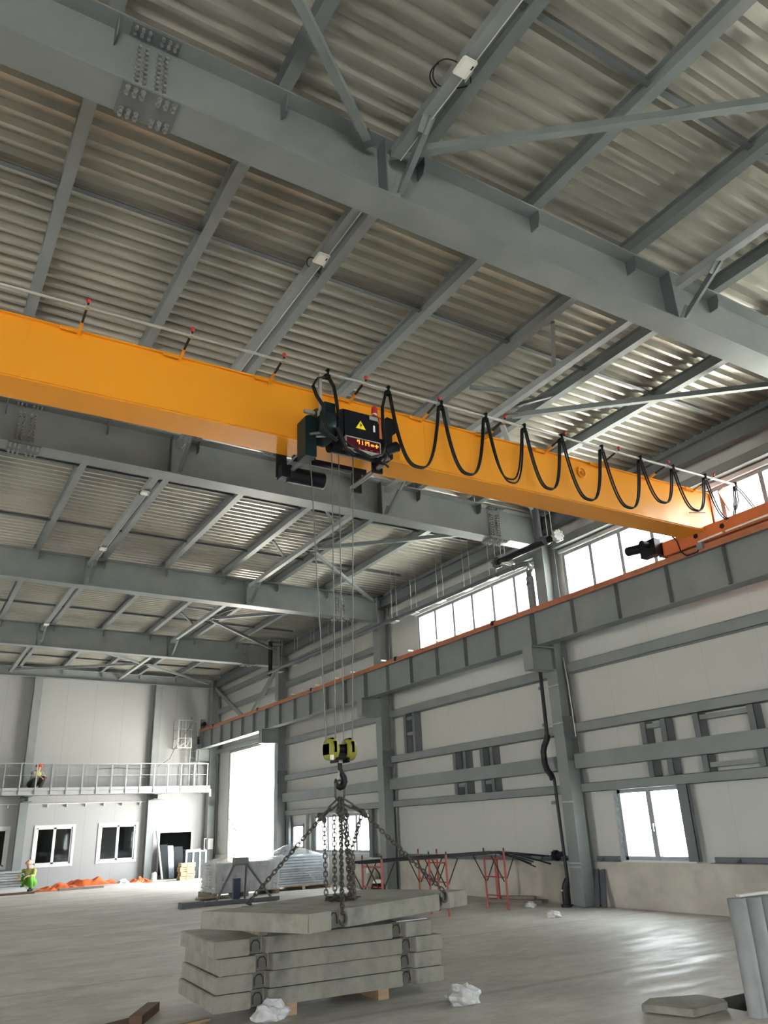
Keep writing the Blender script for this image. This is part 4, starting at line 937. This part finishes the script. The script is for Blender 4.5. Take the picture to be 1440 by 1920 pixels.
# spacer battens and a thin sheet between the stack and the hanging slab
for i, (f, lab) in enumerate(((.22, 'left thin batten between the flat stack and the askew slab'), (.70, 'right thin batten between the flat stack and the askew slab'))):
    o = MB().box(-.04, .04, .1, 1.1, 0, .13).build('batten', 'woodgrey'); o.location = (P0.x+2.4*f, P0.y+.02, .10+.146*3+.14); o.rotation_euler = (0, 0, A0); tag(o, lab, 'batten')
o = MB().prism([(-.10, 0), (.28, .02), (.30, .42), (.0, .35)], 2, 0, .012).build('metal_sheet', 'galv'); o.location = (4.85, 7.80, .688); o.rotation_euler = (0, 0, -.05); tag(o, 'thin grey sheet lying on the right end of the top flat slab', 'sheet')
# ------------------------------------------------------------------ red trestles with steel rods
def trestle(label, x, ya, yb, H=1.06):
    t = root('trestle', label, 'trestle', (x, (ya+yb)/2, 0), 'red scaffold trestles')
    for y in (ya, yb):
        MB().cyl((x, y, 0), (x, y, H), .022, 10).build('leg', 'redpaint', t)
        MB().cyl((x, y, H), (x, y, H+.06), .015, 8).build('spigot', 'rebar', t)
    for z in (.24, .58, H-.14): MB().cyl((x, ya, z), (x, yb, z), .014, 8).build('crossbar', 'redpaint', t)
    for s in (-1, 1):
        for y in (ya+.03, yb-.03):
            MB().cyl((x+s*.02, y, .5), (x+s*.30, y, H-.07), .011, 6).build('diagonal_brace', 'rebar', t)
trestle('red scaffold trestle farthest left, with a dark bag hung on it', 8.02, 13.62, 14.35)
trestle('middle red scaffold trestle of the front row, behind the right end of the askew slab', 9.42, 13.55, 14.15)
trestle('red scaffold trestle nearest the pipe-clad column', 10.83, 13.54, 14.2)
trestle('red scaffold trestle standing behind the middle one', 9.92, 14.6, 15.3, 1.08)
tag(MB().tube([(11.72, 14.95, 0), (11.72, 14.95, .90)], .045, 10).build('prop_post', 'redpaint'), 'thicker dark red steel prop behind the trestle nearest the pipe-clad column', 'post')
RL = ['nearest', 'second nearest', 'third', 'fourth', 'fifth', 'sixth', 'seventh', 'eighth', 'ninth']
for i in range(9):
    y = 13.62+.06*i; z = 1.005 + .012*(i % 3); dr = random.uniform(.08, .34); dy = random.uniform(-.55, .15)
    m = MB().tube([(7.6+.1*random.random(), y, z), (9.4, y, z+.015), (10.9, y+dy*.2, z+.02), (11.4, y+dy*.6, z-dr*.35), (11.95, y+dy, z-dr)], .012, 6)
    tag(m.build('steel_rod', 'rod'), 'long thin dark steel rod, %s of the bundle lying across the red trestles' % RL[i], 'rod', 'steel rods on the red trestles')
t = root('tool_bag', 'dark bag with a white cloth on top, hung on the far left red trestle', 'bag', (8.14, 13.98, .28))
MB().tube([(8.14, 13.98, .26), (8.14, 13.98, .30), (8.14, 13.98, .58), (8.14, 13.98, .64)], [.13, .155, .14, .11], 14).build('body', 'navy', t)
MB().ball((8.14, 13.98, .65), .10, 10, 7, (1, 1, .6)).build('cloth', 'white', t)
MB().tube([(8.20, 13.96, .62), (8.16, 13.95, .80), (8.06, 13.93, .90), (8.02, 13.93, .925)], .012, 6).build('strap', 'navy', t)
o = MB().prism([(11.85, 20.95), (12.2, 20.95), (12.2, 21.45), (11.85, 21.45)], 2, 0, .26).box(11.9, 12.15, 21.0, 21.3, .26, .42)
tag(o.build('concrete_block', 'conc', bevel=.01), 'small stepped concrete block by the wall left of the far left red trestle', 'block')
tag(MB().tube([(11.98, 21.12, .42), (11.98, 21.12, .54), (11.98, 21.12, .56), (11.98, 21.12, .60)], [.05, .05, .025, .025], 12).build('white_bottle', 'white'), 'small white bottle standing on the stepped concrete block', 'bottle')
# small clutter by the wall
tag(MB().bar((11.7, 15.2, .03), (12.1, 13.9, .03), .25, .06).bar((11.8, 15.0, .09), (12.1, 14.2, .09), .12, .06).build('scrap_boards', 'woodgrey'), 'few dark scrap boards lying at the wall foot beyond the pipe-clad column', 'boards')
def bag(name, label, c, r, seed, m='bag', sc=(1, 1, .6)):
    rnd = random.Random(seed); b = MB().ball((0, 0, 0), r, 20, 12, sc); vs = []
    for v in b.v:
        v = Vector(v); n = v.normalized() if v.length else Vector((0, 0, 1))
        k = 1 + .22*math.sin(4*n.x+seed)*math.sin(5*n.y+2*seed) + .13*math.sin(9*n.z+3*n.x+seed) + .08*math.sin(17*n.x+13*n.y+seed) + rnd.uniform(-.035, .035)
        p = v*k; p.z = max(p.z, -r*sc[2]*.55); vs.append((p.x, p.y, p.z + r*sc[2]*.55))
    b.v = vs; o = b.build(name, m, smooth=False); o.location = c; return tag(o, label, 'bag', 'crumpled plastic bags')
bag('plastic_bag', 'crumpled white plastic bag on the open floor right of the slab stack', (5.10, 7.20, .0), .17, 3)
o = bag('plastic_bag', 'grey plastic bag lying against the left front of the slab stack', (3.36, 7.86, .0), .13, 5, 'bag', (1.55, .8, .75)); o.rotation_euler = (0, 0, .2)
bag('plastic_bag', 'small white scrap of plastic on the floor before the pipe-clad column', (10.50, 11.86, .0), .11, 8)
bag('plastic_bag', 'small clear plastic bag by the dark scrap boards', (11.35, 13.5, .0), .11, 11)
# ------------------------------------------------------------------ right foreground: cement tubes, floor plate over the pit
TL = ['leftmost grey tube of the upright row at the right edge', 'second grey tube of the upright row at the right edge', 'third grey tube of the upright row, cut by the right edge', 'hindmost grey tube of the upright row outside the right edge']
for i, (x, y) in enumerate(((6.62, 5.06), (6.78, 5.02), (6.94, 4.99), (6.86, 5.15))):
    m = MB(); n = 28; H = .90; ro, ri = .078, .066
    prof = [(ro, 0), (ro, H), (ri, H), (ri, .02), ]
    vs = [(r*math.cos(2*PI*k/n), r*math.sin(2*PI*k/n), z) for r, z in prof for k in range(n)]
    fs = [(j*n+k, j*n+(k+1) % n, (j+1)*n+(k+1) % n, (j+1)*n+k) for j in range(3) for k in range(n)]
    o = m.add(vs, fs, True).build('cement_tube', 'tube'); o.location = (x, y, 0)
    tag(o, TL[i], 'tube', 'upright cement tubes')
tag(MB().bar((6.70, 5.1, .912), (7.2, 4.95, .935), .05, .02).build('tape_strip', 'white'), 'white strip lying across the tops of the upright grey tubes', 'strip')
PLATE = [(6.01, 5.78), (6.16, 5.34), (6.62, 5.35), (6.70, 5.44), (6.69, 5.72), (6.26, 5.91)]
PS = MB().prism(PLATE, 2, .012, .07)
tag(PS.build('concrete_plate', 'slab', bevel=.006), 'broken flat concrete plate beside the floor pit at lower right', 'plate')
t = root('pit_bars', 'dark bent steel bars inside the floor pit at lower right', 'bars', (7.1, 5.45, -.33))
for k in range(3): MB().tube([(6.85+.2*k, 5.3, -.33), (6.98+.15*k, 5.42, -.06-.04*k), (7.2+.08*k, 5.62, -.15)], .014, 6).build('bar', 'rebar', t)
# lower left timber
tag(MB().bar((2.30, 8.50, .04), (2.62, 9.05, .04), .12, .08).build('timber_beam', 'woodred'), 'reddish square timber on the floor at lower left', 'timber')
tag(MB().bar((2.20, 8.06, .012), (2.92, 8.24, .012), .05, .022).build('plank', 'wood'), 'thin pale plank at the bottom edge left of the slab stack', 'plank')
tag(MB().bar((1.9, 8.42, .03), (2.28, 8.60, .03), .05, .05).build('timber_stick', 'woodred'), 'small reddish stick at the lower left corner beside the square timber', 'timber')

# ------------------------------------------------------------------ pallets wrapped in film
def pallet(mb, x0, x1, y0, y1, z=0):
    for k in range(5): yy = y0+(y1-y0-.1)*k/4; mb.box(x0, x1, yy, yy+.1, z+.10, z+.125)
    for k in range(3): xx = x0+(x1-x0-.1)*k/2; mb.box(xx, xx+.1, y0, y1, z, z+.10)
    return mb
def lumpy(mb, amp, seed):
    vs = []
    for v in mb.v:
        k = amp*(math.sin(7*v[0]+seed)+math.sin(9*v[1]+2*seed)+math.sin(13*v[2]+v[0]*5+seed))/3
        vs.append((v[0]+k, v[1]-abs(k), v[2]+k*.6))
    mb.v = vs; return mb
def gridbox(x0, x1, y0, y1, z0, z1, nx, ny, nz, top=None):
    """open-bottom box skin of small cells, the top optionally tented"""
    m = MB()
    def sheet(f, a, b):
        o = len(m.v)
        for i in range(a+1):
            for j in range(b+1): m.v.append(f(i/a, j/b))
        for i in range(a):
            for j in range(b): m.f.append([o+i*(b+1)+j, o+(i+1)*(b+1)+j, o+(i+1)*(b+1)+j+1, o+i*(b+1)+j+1]); m.sm.append(True)
    tz = top or (lambda u, v: z1)
    sheet(lambda u, v: (x0+(x1-x0)*u, y0, z0+(tz(u, 0)-z0)*v), nx, nz); sheet(lambda u, v: (x0+(x1-x0)*u, y1, z0+(tz(u, 1)-z0)*v), nx, nz)
    sheet(lambda u, v: (x0, y0+(y1-y0)*u, z0+(tz(0, u)-z0)*v), ny, nz); sheet(lambda u, v: (x1, y0+(y1-y0)*u, z0+(tz(1, u)-z0)*v), ny, nz)
    sheet(lambda u, v: (x0+(x1-x0)*u, y0+(y1-y0)*v, tz(u, v)), nx, ny)
    return m
t = root('wrapped_pallet', 'left film-wrapped pallet of stacked pale sheets behind the grey A-frame stand', 'pallet load', (8.85, 23.0, 0))
pallet(MB(), 7.95, 9.85, 22.45, 23.75).build('pallet', 'woodgrey', t)
rr = random.Random(2); m = MB(); z = .13
while z < .88: h = rr.uniform(.05, .09); j = rr.uniform(-.03, .03); m.box(8.02+j, 9.80+j, 22.52+j, 23.7, z, z+h-.016); z += h
m.build('sheet_stack', 'sheetgrey', t)
lumpy(gridbox(7.98, 9.84, 22.47, 23.74, .10, .93, 26, 16, 14, lambda u, v: .93+.09*math.sin(PI*u)*math.sin(PI*min(1, v*1.1))), .035, 3).build('stretch_film', 'film', t)
t = root('wrapped_pallet', 'right film-tented pallet of blue-grey panels behind the hanging chains', 'pallet load', (10.9, 23.6, 0))
pallet(MB(), 10.0, 11.75, 23.0, 24.3).build('pallet', 'wood', t)
m = MB(); z = .13
while z < .92: h = rr.uniform(.05, .085); j = rr.uniform(-.05, .05); m.box(10.10+j, 11.66+j, 23.09+j, 24.2, z, z+h-.022); z += h
m.build('panel_stack', 'sheetblue', t)
lumpy(gridbox(10.02, 11.74, 23.02, 24.28, .12, .95, 26, 18, 14, lambda u, v: .90+.36*max(0, 1-1.7*math.hypot(u-.36, v-.35))), .03, 9).build('stretch_film', 'film2', t)
tag(MB().bar((7.35, 22.0, .05), (8.3, 22.35, .05), .18, .03).bar((7.5, 22.3, .02), (8.5, 22.5, .02), .2, .03).build('loose_boards', 'woodgrey'), 'loose grey boards on the floor left of the wrapped pallets', 'boards')
# A-frame stand, blue post
t = root('a_frame_stand', 'dark A-frame stand with a flat grey head before the left wrapped pallet', 'stand', (7.8, 20.4, 0))
MB().bar((6.48, 20.42, .05), (8.92, 20.35, .05), .12, .09).box(6.42, 6.95, 20.30, 20.62, .0, .12).build('base_beam', 'steel2', t)
MB().box(7.72, 8.07, 20.28, 20.5, .90, 1.04).build('head', 'steel', t)
MB().box(7.72, 8.07, 20.30, 20.48, .86, .90).build('head_beam', 'steel2', t)
for p, q in (((7.28, 20.4, .06), (7.74, 20.4, .88)), ((8.74, 20.38, .06), (8.06, 20.4, .88)), ((8.22, 20.9, .0), (8.07, 20.45, .88))): MB().bar(p, q, .045, .045).build('leg', 'steel2', t)
MB().box(8.02, 8.20, 21.25, 21.35, 0, .55)
tag(MB().box(7.78, 7.96, 20.52, 20.54, 0.0, .56).box(7.78, 7.79, 20.54, 20.62, 0.0, .56).box(7.95, 7.96, 20.54, 20.62, 0.0, .56).box(7.865, 7.875, 20.54, 20.6, 0, .56).build('channel_post', 'bluesteel'), 'short dark blue steel channel standing upright behind the A-frame stand', 'post')
tag(MB().cyl((11.10, 26.1, .01), (12.22, 33.0, 2.16), .022, 8).build('leaning_rod', 'steel2'), 'thin dark rod slanting across the tall bright doorway', 'rod')
# ------------------------------------------------------------------ end wall: sheets, frames, crates, leaning board
t = root('glazed_panel', 'dark glossy panels leaning in the low office doorway', 'panel', (10.0, 34.8, 0))
for k, (a, b) in enumerate(((9.98, 10.32), (10.33, 10.55), (10.56, 10.95))):
    m = MB().bar(((a+b)/2, 34.55+.03*k, 0.005), ((a+b)/2, 34.98, 1.28-.05*k), b-a, .02, (0, -1, .2)); m.build('sheet', 'teal' if k != 1 else 'foil', t)
t = root('aluminium_frame', 'rack of upright pale aluminium frames with dark fill right of the low doorway', 'rack', (11.1, 33.8, 0))
MB().box(10.66, 11.5, 33.62, 33.95, .02, .96).build('fill_panel', 'teal', t)
for x in (10.70, 10.98, 11.26, 11.50): MB().box(x-.03, x+.03, 33.58, 33.62, 0, .97).build('upright', 'winwhite', t)
MB().box(10.66, 11.53, 33.575, 33.615, .97, 1.02).build('top_rail', 'winwhite', t)
MB().box(10.7, 11.3, 33.65, 34.0, 1.02, 1.07).build('top_board', 'steel', t)
CL = ['lowest wooden crate of the small stack by the office doorway', 'second wooden crate up in the small stack by the office doorway', 'third wooden crate up in the small stack by the office doorway', 'topmost wooden crate of the small stack by the office doorway']
for i in range(4):
    z = .157*i; x = 10.12+.03*(i % 2); m = MB()
    for k in range(2): m.box(x, x+.56, 32.45, 32.47, z+.015+.07*k, z+.07+.07*k).box(x, x+.56, 32.85, 32.87, z+.015+.07*k, z+.07+.07*k).box(x, x+.02, 32.45, 32.87, z+.015+.07*k, z+.07+.07*k).box(x+.54, x+.56, 32.45, 32.87, z+.015+.07*k, z+.07+.07*k)
    for xx in (x, x+.25, x+.51): m.box(xx, xx+.05, 32.435, 32.45, z, z+.15)
    m.box(x, x+.56, 32.45, 32.87, z, z+.012)
    tag(m.build('wooden_crate', 'wood'), CL[i], 'crate', 'wooden crates by the doorway')
tag(MB().bar((9.98, 34.35, 0.01), (9.80, 34.9, 1.85), .13, .05, (1, 0, 0)).build('leaning_board', 'winwhite'), 'tall white board leaning beside the end-wall column', 'board')
bag('plastic_bag', 'small white bag at the foot of the tall white leaning board', (9.62, 34.2, .0), .14, 21, 'white', (.7, .7, 1.6))
# stacked grey profiles at the left edge
PN = ['lowest', 'second', 'third', 'fourth', 'fifth', 'sixth', 'topmost']
for i in range(7):
    o = MB().box(0, 2.4, 0, .30, 0, .012).box(0, 2.4, 0, .012, 0, .075).box(0, 2.4, .288, .30, 0, .075).build('steel_profile', 'galv' if i % 2 else 'sheetgrey')
    o.location = (2.1+.05*(i % 3), 32.7+.02*(i % 2), .10+.085*i); o.rotation_euler = (0, 0, .02*(i % 3))
    tag(o, PN[i]+' grey steel profile of the pile at the left edge of the picture', 'profile', 'steel profiles piled at the left edge')
for x, lab in ((2.6, 'left wooden bearer under the pile of grey profiles'), (4.1, 'right wooden bearer under the pile of grey profiles')): tag(MB().box(x, x+.1, 32.6, 33.1, 0, .10).build('bearer', 'woodgrey'), lab, 'timber')
tag(MB().box(2.4, 4.75, 31.1, 31.35, .0, .06).build('long_board', 'woodred'), 'long reddish board on the floor at the left edge before the grey profiles', 'board')
for i in range(4): tag(MB().bar((2.5, 31.6+.22*i, .05), (4.6, 31.75+.2*i, .08+.02*i), .06, .05).build('white_batten', 'winwhite'), '%s thin white batten lying before the pile of grey profiles' % ('nearest', 'second', 'third', 'farthest')[i], 'batten', 'white battens at the left edge')
# orange tarpaulin heaps and boards along the end wall
def tarp(label, cx, cy, lx, ly, h, seed):
    m = MB(); nx, ny = 34, 14
    for i in range(nx+1):
        for j in range(ny+1):
            u, v = i/nx*2-1, j/ny*2-1
            e = max(0, 1-abs(u)**3)*max(0, 1-abs(v)**2.2)
            z = h*e*(.65+.35*math.sin(5*u+seed)*math.cos(3.3*v+seed)+.22*math.sin(13*u+2*v+seed)+.12*math.sin(23*u-5*v))
            m.v.append((cx+lx/2*u+.05*math.sin(9*v+seed), cy+ly/2*v+.10*math.sin(4*u+seed), max(.006, z)))
    for i in range(nx):
        for j in range(ny): m.f.append([i*(ny+1)+j, (i+1)*(ny+1)+j, (i+1)*(ny+1)+j+1, i*(ny+1)+j+1]); m.sm.append(True)
    tag(m.build('tarpaulin', 'tarp'), label, 'tarpaulin', 'orange tarpaulin heaps')
tarp('crumpled orange tarpaulin on the floor beside the green-clad worker', 5.72, 32.2, 1.7, .8, .17, 1)
tarp('long orange tarpaulin heap under the right office window', 6.9, 33.7, 2.7, .8, .27, 4)
tarp('small orange tarpaulin bundle at the right end of the row by the end-wall column', 8.75, 33.1, .9, .5, .19, 7)
for i, (x0, x1, y, mm, lab) in enumerate(((5.6, 7.1, 31.5, 'woodgrey', 'long dark board in front of the orange tarpaulins'), (6.6, 8.6, 32.2, 'sheetgrey', 'pale flat board in front of the long orange heap'), (6.2, 7.2, 32.0, 'steel2', 'short dark plate between the orange heaps'))):
    tag(MB().box(x0, x1, y, y+.3, 0, .07-.015*i).build('floor_board', mm), lab, 'board')
bag('plastic_bag', 'white and blue bundle between the long orange heap and the small orange bundle', (8.05, 32.75, .0), .18, 31, 'white', (1.2, .8, .6))

# ------------------------------------------------------------------ people
def figure(name, label, loc, rotz, J, E, skin_m, group=None):
    """one continuous skinned body grown over joints J {name: ((x,y,z), r)} and bones E"""
    t = root(name, label, 'person', loc); t.rotation_euler = (0, 0, rotz)
    names = list(J); me = bpy.data.meshes.new('body'); bm = bmesh.new(); sk = bm.verts.layers.skin.verify(); V = {}
    for n in names:
        v = bm.verts.new(J[n][0]); v[sk].radius = (J[n][1], J[n][1]*(J[n][2] if len(J[n]) > 2 else 1)); V[n] = v
    V[names[0]][sk].use_root = True
    for a, b in E: bm.edges.new((V[a], V[b]))
    bm.to_mesh(me); bm.free()
    o = bpy.data.objects.new('body', me); COL.objects.link(o)
    md = o.modifiers.new('skin', 'SKIN'); md.use_smooth_shade = True
    sb = o.modifiers.new('sub', 'SUBSURF'); sb.levels = 2; sb.render_levels = 2
    bpy.context.view_layer.update()
    dg = bpy.context.evaluated_depsgraph_get(); m2 = bpy.data.meshes.new_from_object(o.evaluated_get(dg)); m2.name = 'body'
    o.modifiers.clear(); o.data = m2; m2.materials.clear(); m2.materials.append(M[skin_m])
    o.parent = t
    return t, o
def hand(J, E, wrist, s, d, key):
    """five short fingers from the wrist: d is the pointing direction, s the side"""
    w = Vector(J[wrist][0]); d = Vector(d).normalized(); side = d.cross(Vector((0, 0, 1)))
    side = side.normalized() if side.length > .1 else Vector((1, 0, 0)); dn = side.cross(d)
    palm = w + d*.07; J[key+'palm'] = (tuple(palm), .026, .6); E.append((wrist, key+'palm'))
    for i, (off, L) in enumerate(((-.03, .075), (-.01, .085), (.012, .08), (.03, .06))):
        a = palm + d*.035 + side*off; b = a + d*L*.55 - dn*.012; c = b + d*L*.3 - dn*.03
        for k, p, r in (('a', a, .010), ('b', b, .009), ('c', c, .008)): J['%sf%d%s' % (key, i, k)] = (tuple(p), r)
        E += [(key+'palm', '%sf%da' % (key, i)), ('%sf%da' % (key, i), '%sf%db' % (key, i)), ('%sf%db' % (key, i), '%sf%dc' % (key, i))]
    a = palm - d*.02 - side*.04*s; b = a + d*.05 - side*.012*s
    J[key+'ta'] = (tuple(a), .012); J[key+'tb'] = (tuple(b), .010); E += [(key+'palm', key+'ta'), (key+'ta', key+'tb')]
def child_skin(name, t, pts, rad, m):
    return MB().tube(pts, rad, 14).build(name, m, t)
def crouch(label, loc, rz, top_m, leg_m, hat_m, lean=.28, helmet=True, name='person'):
    # facing +y, squatting: hips low, knees up in front, forearms on the knees
    J = {'pelvis': ((0, -.12, .26), .135), 'waist': ((0, -.07, .42), .125, .85), 'chest': ((0, .06, .62), .15, .8), 'neck0': ((0, .13, .74), .07), 'neck': ((0, .16, .79), .052), 'head': ((0, .19, .88), .088, 1.05), 'crown': ((0, .19, .965), .075)}
    E = [('pelvis', 'waist'), ('waist', 'chest'), ('chest', 'neck0'), ('neck0', 'neck'), ('neck', 'head'), ('head', 'crown')]
    for s, k in ((-1, 'l'), (1, 'r')):
        J.update({k+'hip': ((.10*s, -.10, .27), .10), k+'knee': ((.17*s, .30, .48), .068), k+'calf': ((.16*s, .20, .30), .062), k+'ankle': ((.15*s, .10, .09), .045), k+'toe': ((.16*s, .28, .04), .038),
                  k+'sh': ((.19*s, .09, .68), .062), k+'elbow': ((.26*s, .22, .50), .045), k+'wrist': ((.14*s, .42, .50), .030)})
        E += [('pelvis', k+'hip'), (k+'hip', k+'knee'), (k+'knee', k+'calf'), (k+'calf', k+'ankle'), (k+'ankle', k+'toe'), ('chest', k+'sh'), (k+'sh', k+'elbow'), (k+'elbow', k+'wrist')]
        hand(J, E, k+'wrist', s, (-.35*s, .8, -.3), k)
    t, body = figure(name, label, loc, rz, J, E, 'skin')
    def sub(nm, pts, rad, m):
        o = MB().tube(pts, rad, 14).build(nm, m); o.parent = t; return o
    for s in (-1, 1):
        sub('trouser_leg', [(.06*s, -.16, .25), (.10*s, -.08, .285), (.14*s, .12, .385), (.172*s, .305, .50)], [.13, .128, .098, .083], leg_m)
        sub('trouser_leg', [(.172*s, .32, .50), (.17*s, .27, .40), (.158*s, .17, .22), (.15*s, .11, .08)], [.08, .082, .075, .066], leg_m)
        sub('boot', [(.15*s, .04, .05), (.15*s, .10, .06), (.158*s, .22, .05), (.16*s, .33, .035)], [.05, .062, .052, .035], 'black')
        sub('sleeve', [(.155*s, .08, .69), (.20*s, .10, .665), (.262*s, .22, .505), (.20*s, .33, .50)], [.07, .078, .062, .05], top_m if not helmet else 'shirt')
    sub('trouser_seat', [(0, -.20, .27), (0, -.12, .28), (0, -.06, .37), (0, -.04, .44)], [.10, .165, .16, .13], leg_m)
    sub('vest', [(0, -.09, .36), (0, -.05, .46), (0, .03, .58), (0, .10, .68), (0, .14, .74)], [.145, .155, .175, .165, .085], top_m)
    hat = MB().ball((0, .185, .915), .118, 16, 10, (1, 1.12, .86))
    hat.v = [(x, y, max(z, .895)) for x, y, z in hat.v]
    if helmet: hat.tube([(.0, .185+.14*math.sin(a)*0, .897) for a in (0,)]*1 if False else [(.118*math.cos(a), .185+.14*math.sin(a), .897) for a in [2*PI*k/20 for k in range(20)]], .012, 6, closed=True)
    h = hat.build('helmet' if helmet else 'cap', hat_m); h.parent = t
    f = MB().ball((0, .285, .865), .017, 8, 6, (.8, 1.2, 1)).ball((.035, .268, .885), .010, 8, 6).ball((-.035, .268, .885), .010, 8, 6).ball((.098, .19, .87), .02, 8, 6, (.5, .8, 1.3)).ball((-.098, .19, .87), .02, 8, 6, (.5, .8, 1.3)).box(-.022, .022, .262, .276, .832, .840)
    f = f.build('face', 'skin'); f.parent = t
    return t
crouch('person in a red helmet and pale yellow vest squatting on the gallery behind the railing', (4.82, 34.52, 3.425), -2.6, 'vest', 'trousers', 'helmet')
crouch('person in bright green trousers and yellow-green vest squatting beside the orange tarpaulin', (4.82, 32.95, 0), 2.5, 'vest', 'greentrousers', 'cap', helmet=False)

# ------------------------------------------------------------------ trees outside
def tree(label, x, y, h, r, seed, n=900):
    rnd = random.Random(seed); t = root('tree', label, 'tree', (x, y, -.1))
    MB().tube([(x, y, -.1), (x+.1, y, h*.5), (x, y+.1, h*.8)], [.18, .13, .05], 8).build('trunk', 'bark', t)
    m = MB()
    for k in range(n):
        v = Vector((rnd.gauss(0, 1), rnd.gauss(0, 1), rnd.gauss(0, 1))).normalized()*r*rnd.random()**.4; c = Vector((x, y, h*.75))+Vector((v.x, v.y, v.z*1.2))
        a = Vector((rnd.gauss(0, 1), rnd.gauss(0, 1), rnd.gauss(0, 1))).normalized(); b = a.orthogonal().normalized(); s = .13
        m.add([c-a*s, c+b*s*.5, c+a*s, c-b*s*.5], [(0, 1, 2, 3)])
    m.build('leaves', 'leaf', t, fix=False)
tree('small green tree outside, seen through the tall bright doorway', 23.0, 56.5, 4.2, .55, 1, 220)
# ------------------------------------------------------------------ daylight
w = bpy.data.worlds.new('World'); SC.world = w; w.use_nodes = True
bg = w.node_tree.nodes['Background']; bg.inputs['Color'].default_value = (0.97, 0.985, 1.0, 1); bg.inputs['Strength'].default_value = 1.0
sun = bpy.data.lights.new('sun', 'SUN'); sun.energy = 4.0; sun.angle = 0.02; sun.color = (1.0, 0.96, 0.88)
so = bpy.data.objects.new('sun', sun); COL.objects.link(so)
so.rotation_euler = Vector((-0.04, -0.75, -1.0)).to_track_quat('-Z', 'Y').to_euler()
def portal(name, loc, rot, sx, sy):
    l = bpy.data.lights.new(name, 'AREA'); l.shape = 'RECTANGLE'; l.size = sx; l.size_y = sy; l.cycles.is_portal = True
    o = bpy.data.objects.new(name, l); COL.objects.link(o); o.location = loc; o.rotation_euler = rot; return o
for i, (a, b, c, d) in enumerate(RH):      # right wall openings, pointing -x
    portal('daylight_portal', (XW+.25, (a+b)/2, (c+d)/2), (0, PI/2, 0), d-c, b-a)
for i, (a, b, c, d) in enumerate(LH): portal('daylight_portal', (XL-.25, (a+b)/2, (c+d)/2), (0, -PI/2, 0), d-c, b-a)
for i, (a, b, c, d) in enumerate(FH): portal('daylight_portal', ((a+b)/2, YF-.25, (c+d)/2), (PI/2, 0, 0), b-a, d-c)
SC.view_settings.view_transform = 'Standard'; SC.view_settings.look = 'None'
SC.view_settings.gamma = 1.0; SC.view_settings.use_curve_mapping = False
SC.view_settings.exposure = 4.75
SC.cycles.max_bounces = 10; SC.cycles.diffuse_bounces = 6; SC.cycles.glossy_bounces = 4; SC.cycles.transparent_max_bounces = 16
SC.cycles.use_denoising = True
SC.cycles.sample_clamp_indirect = 8.0
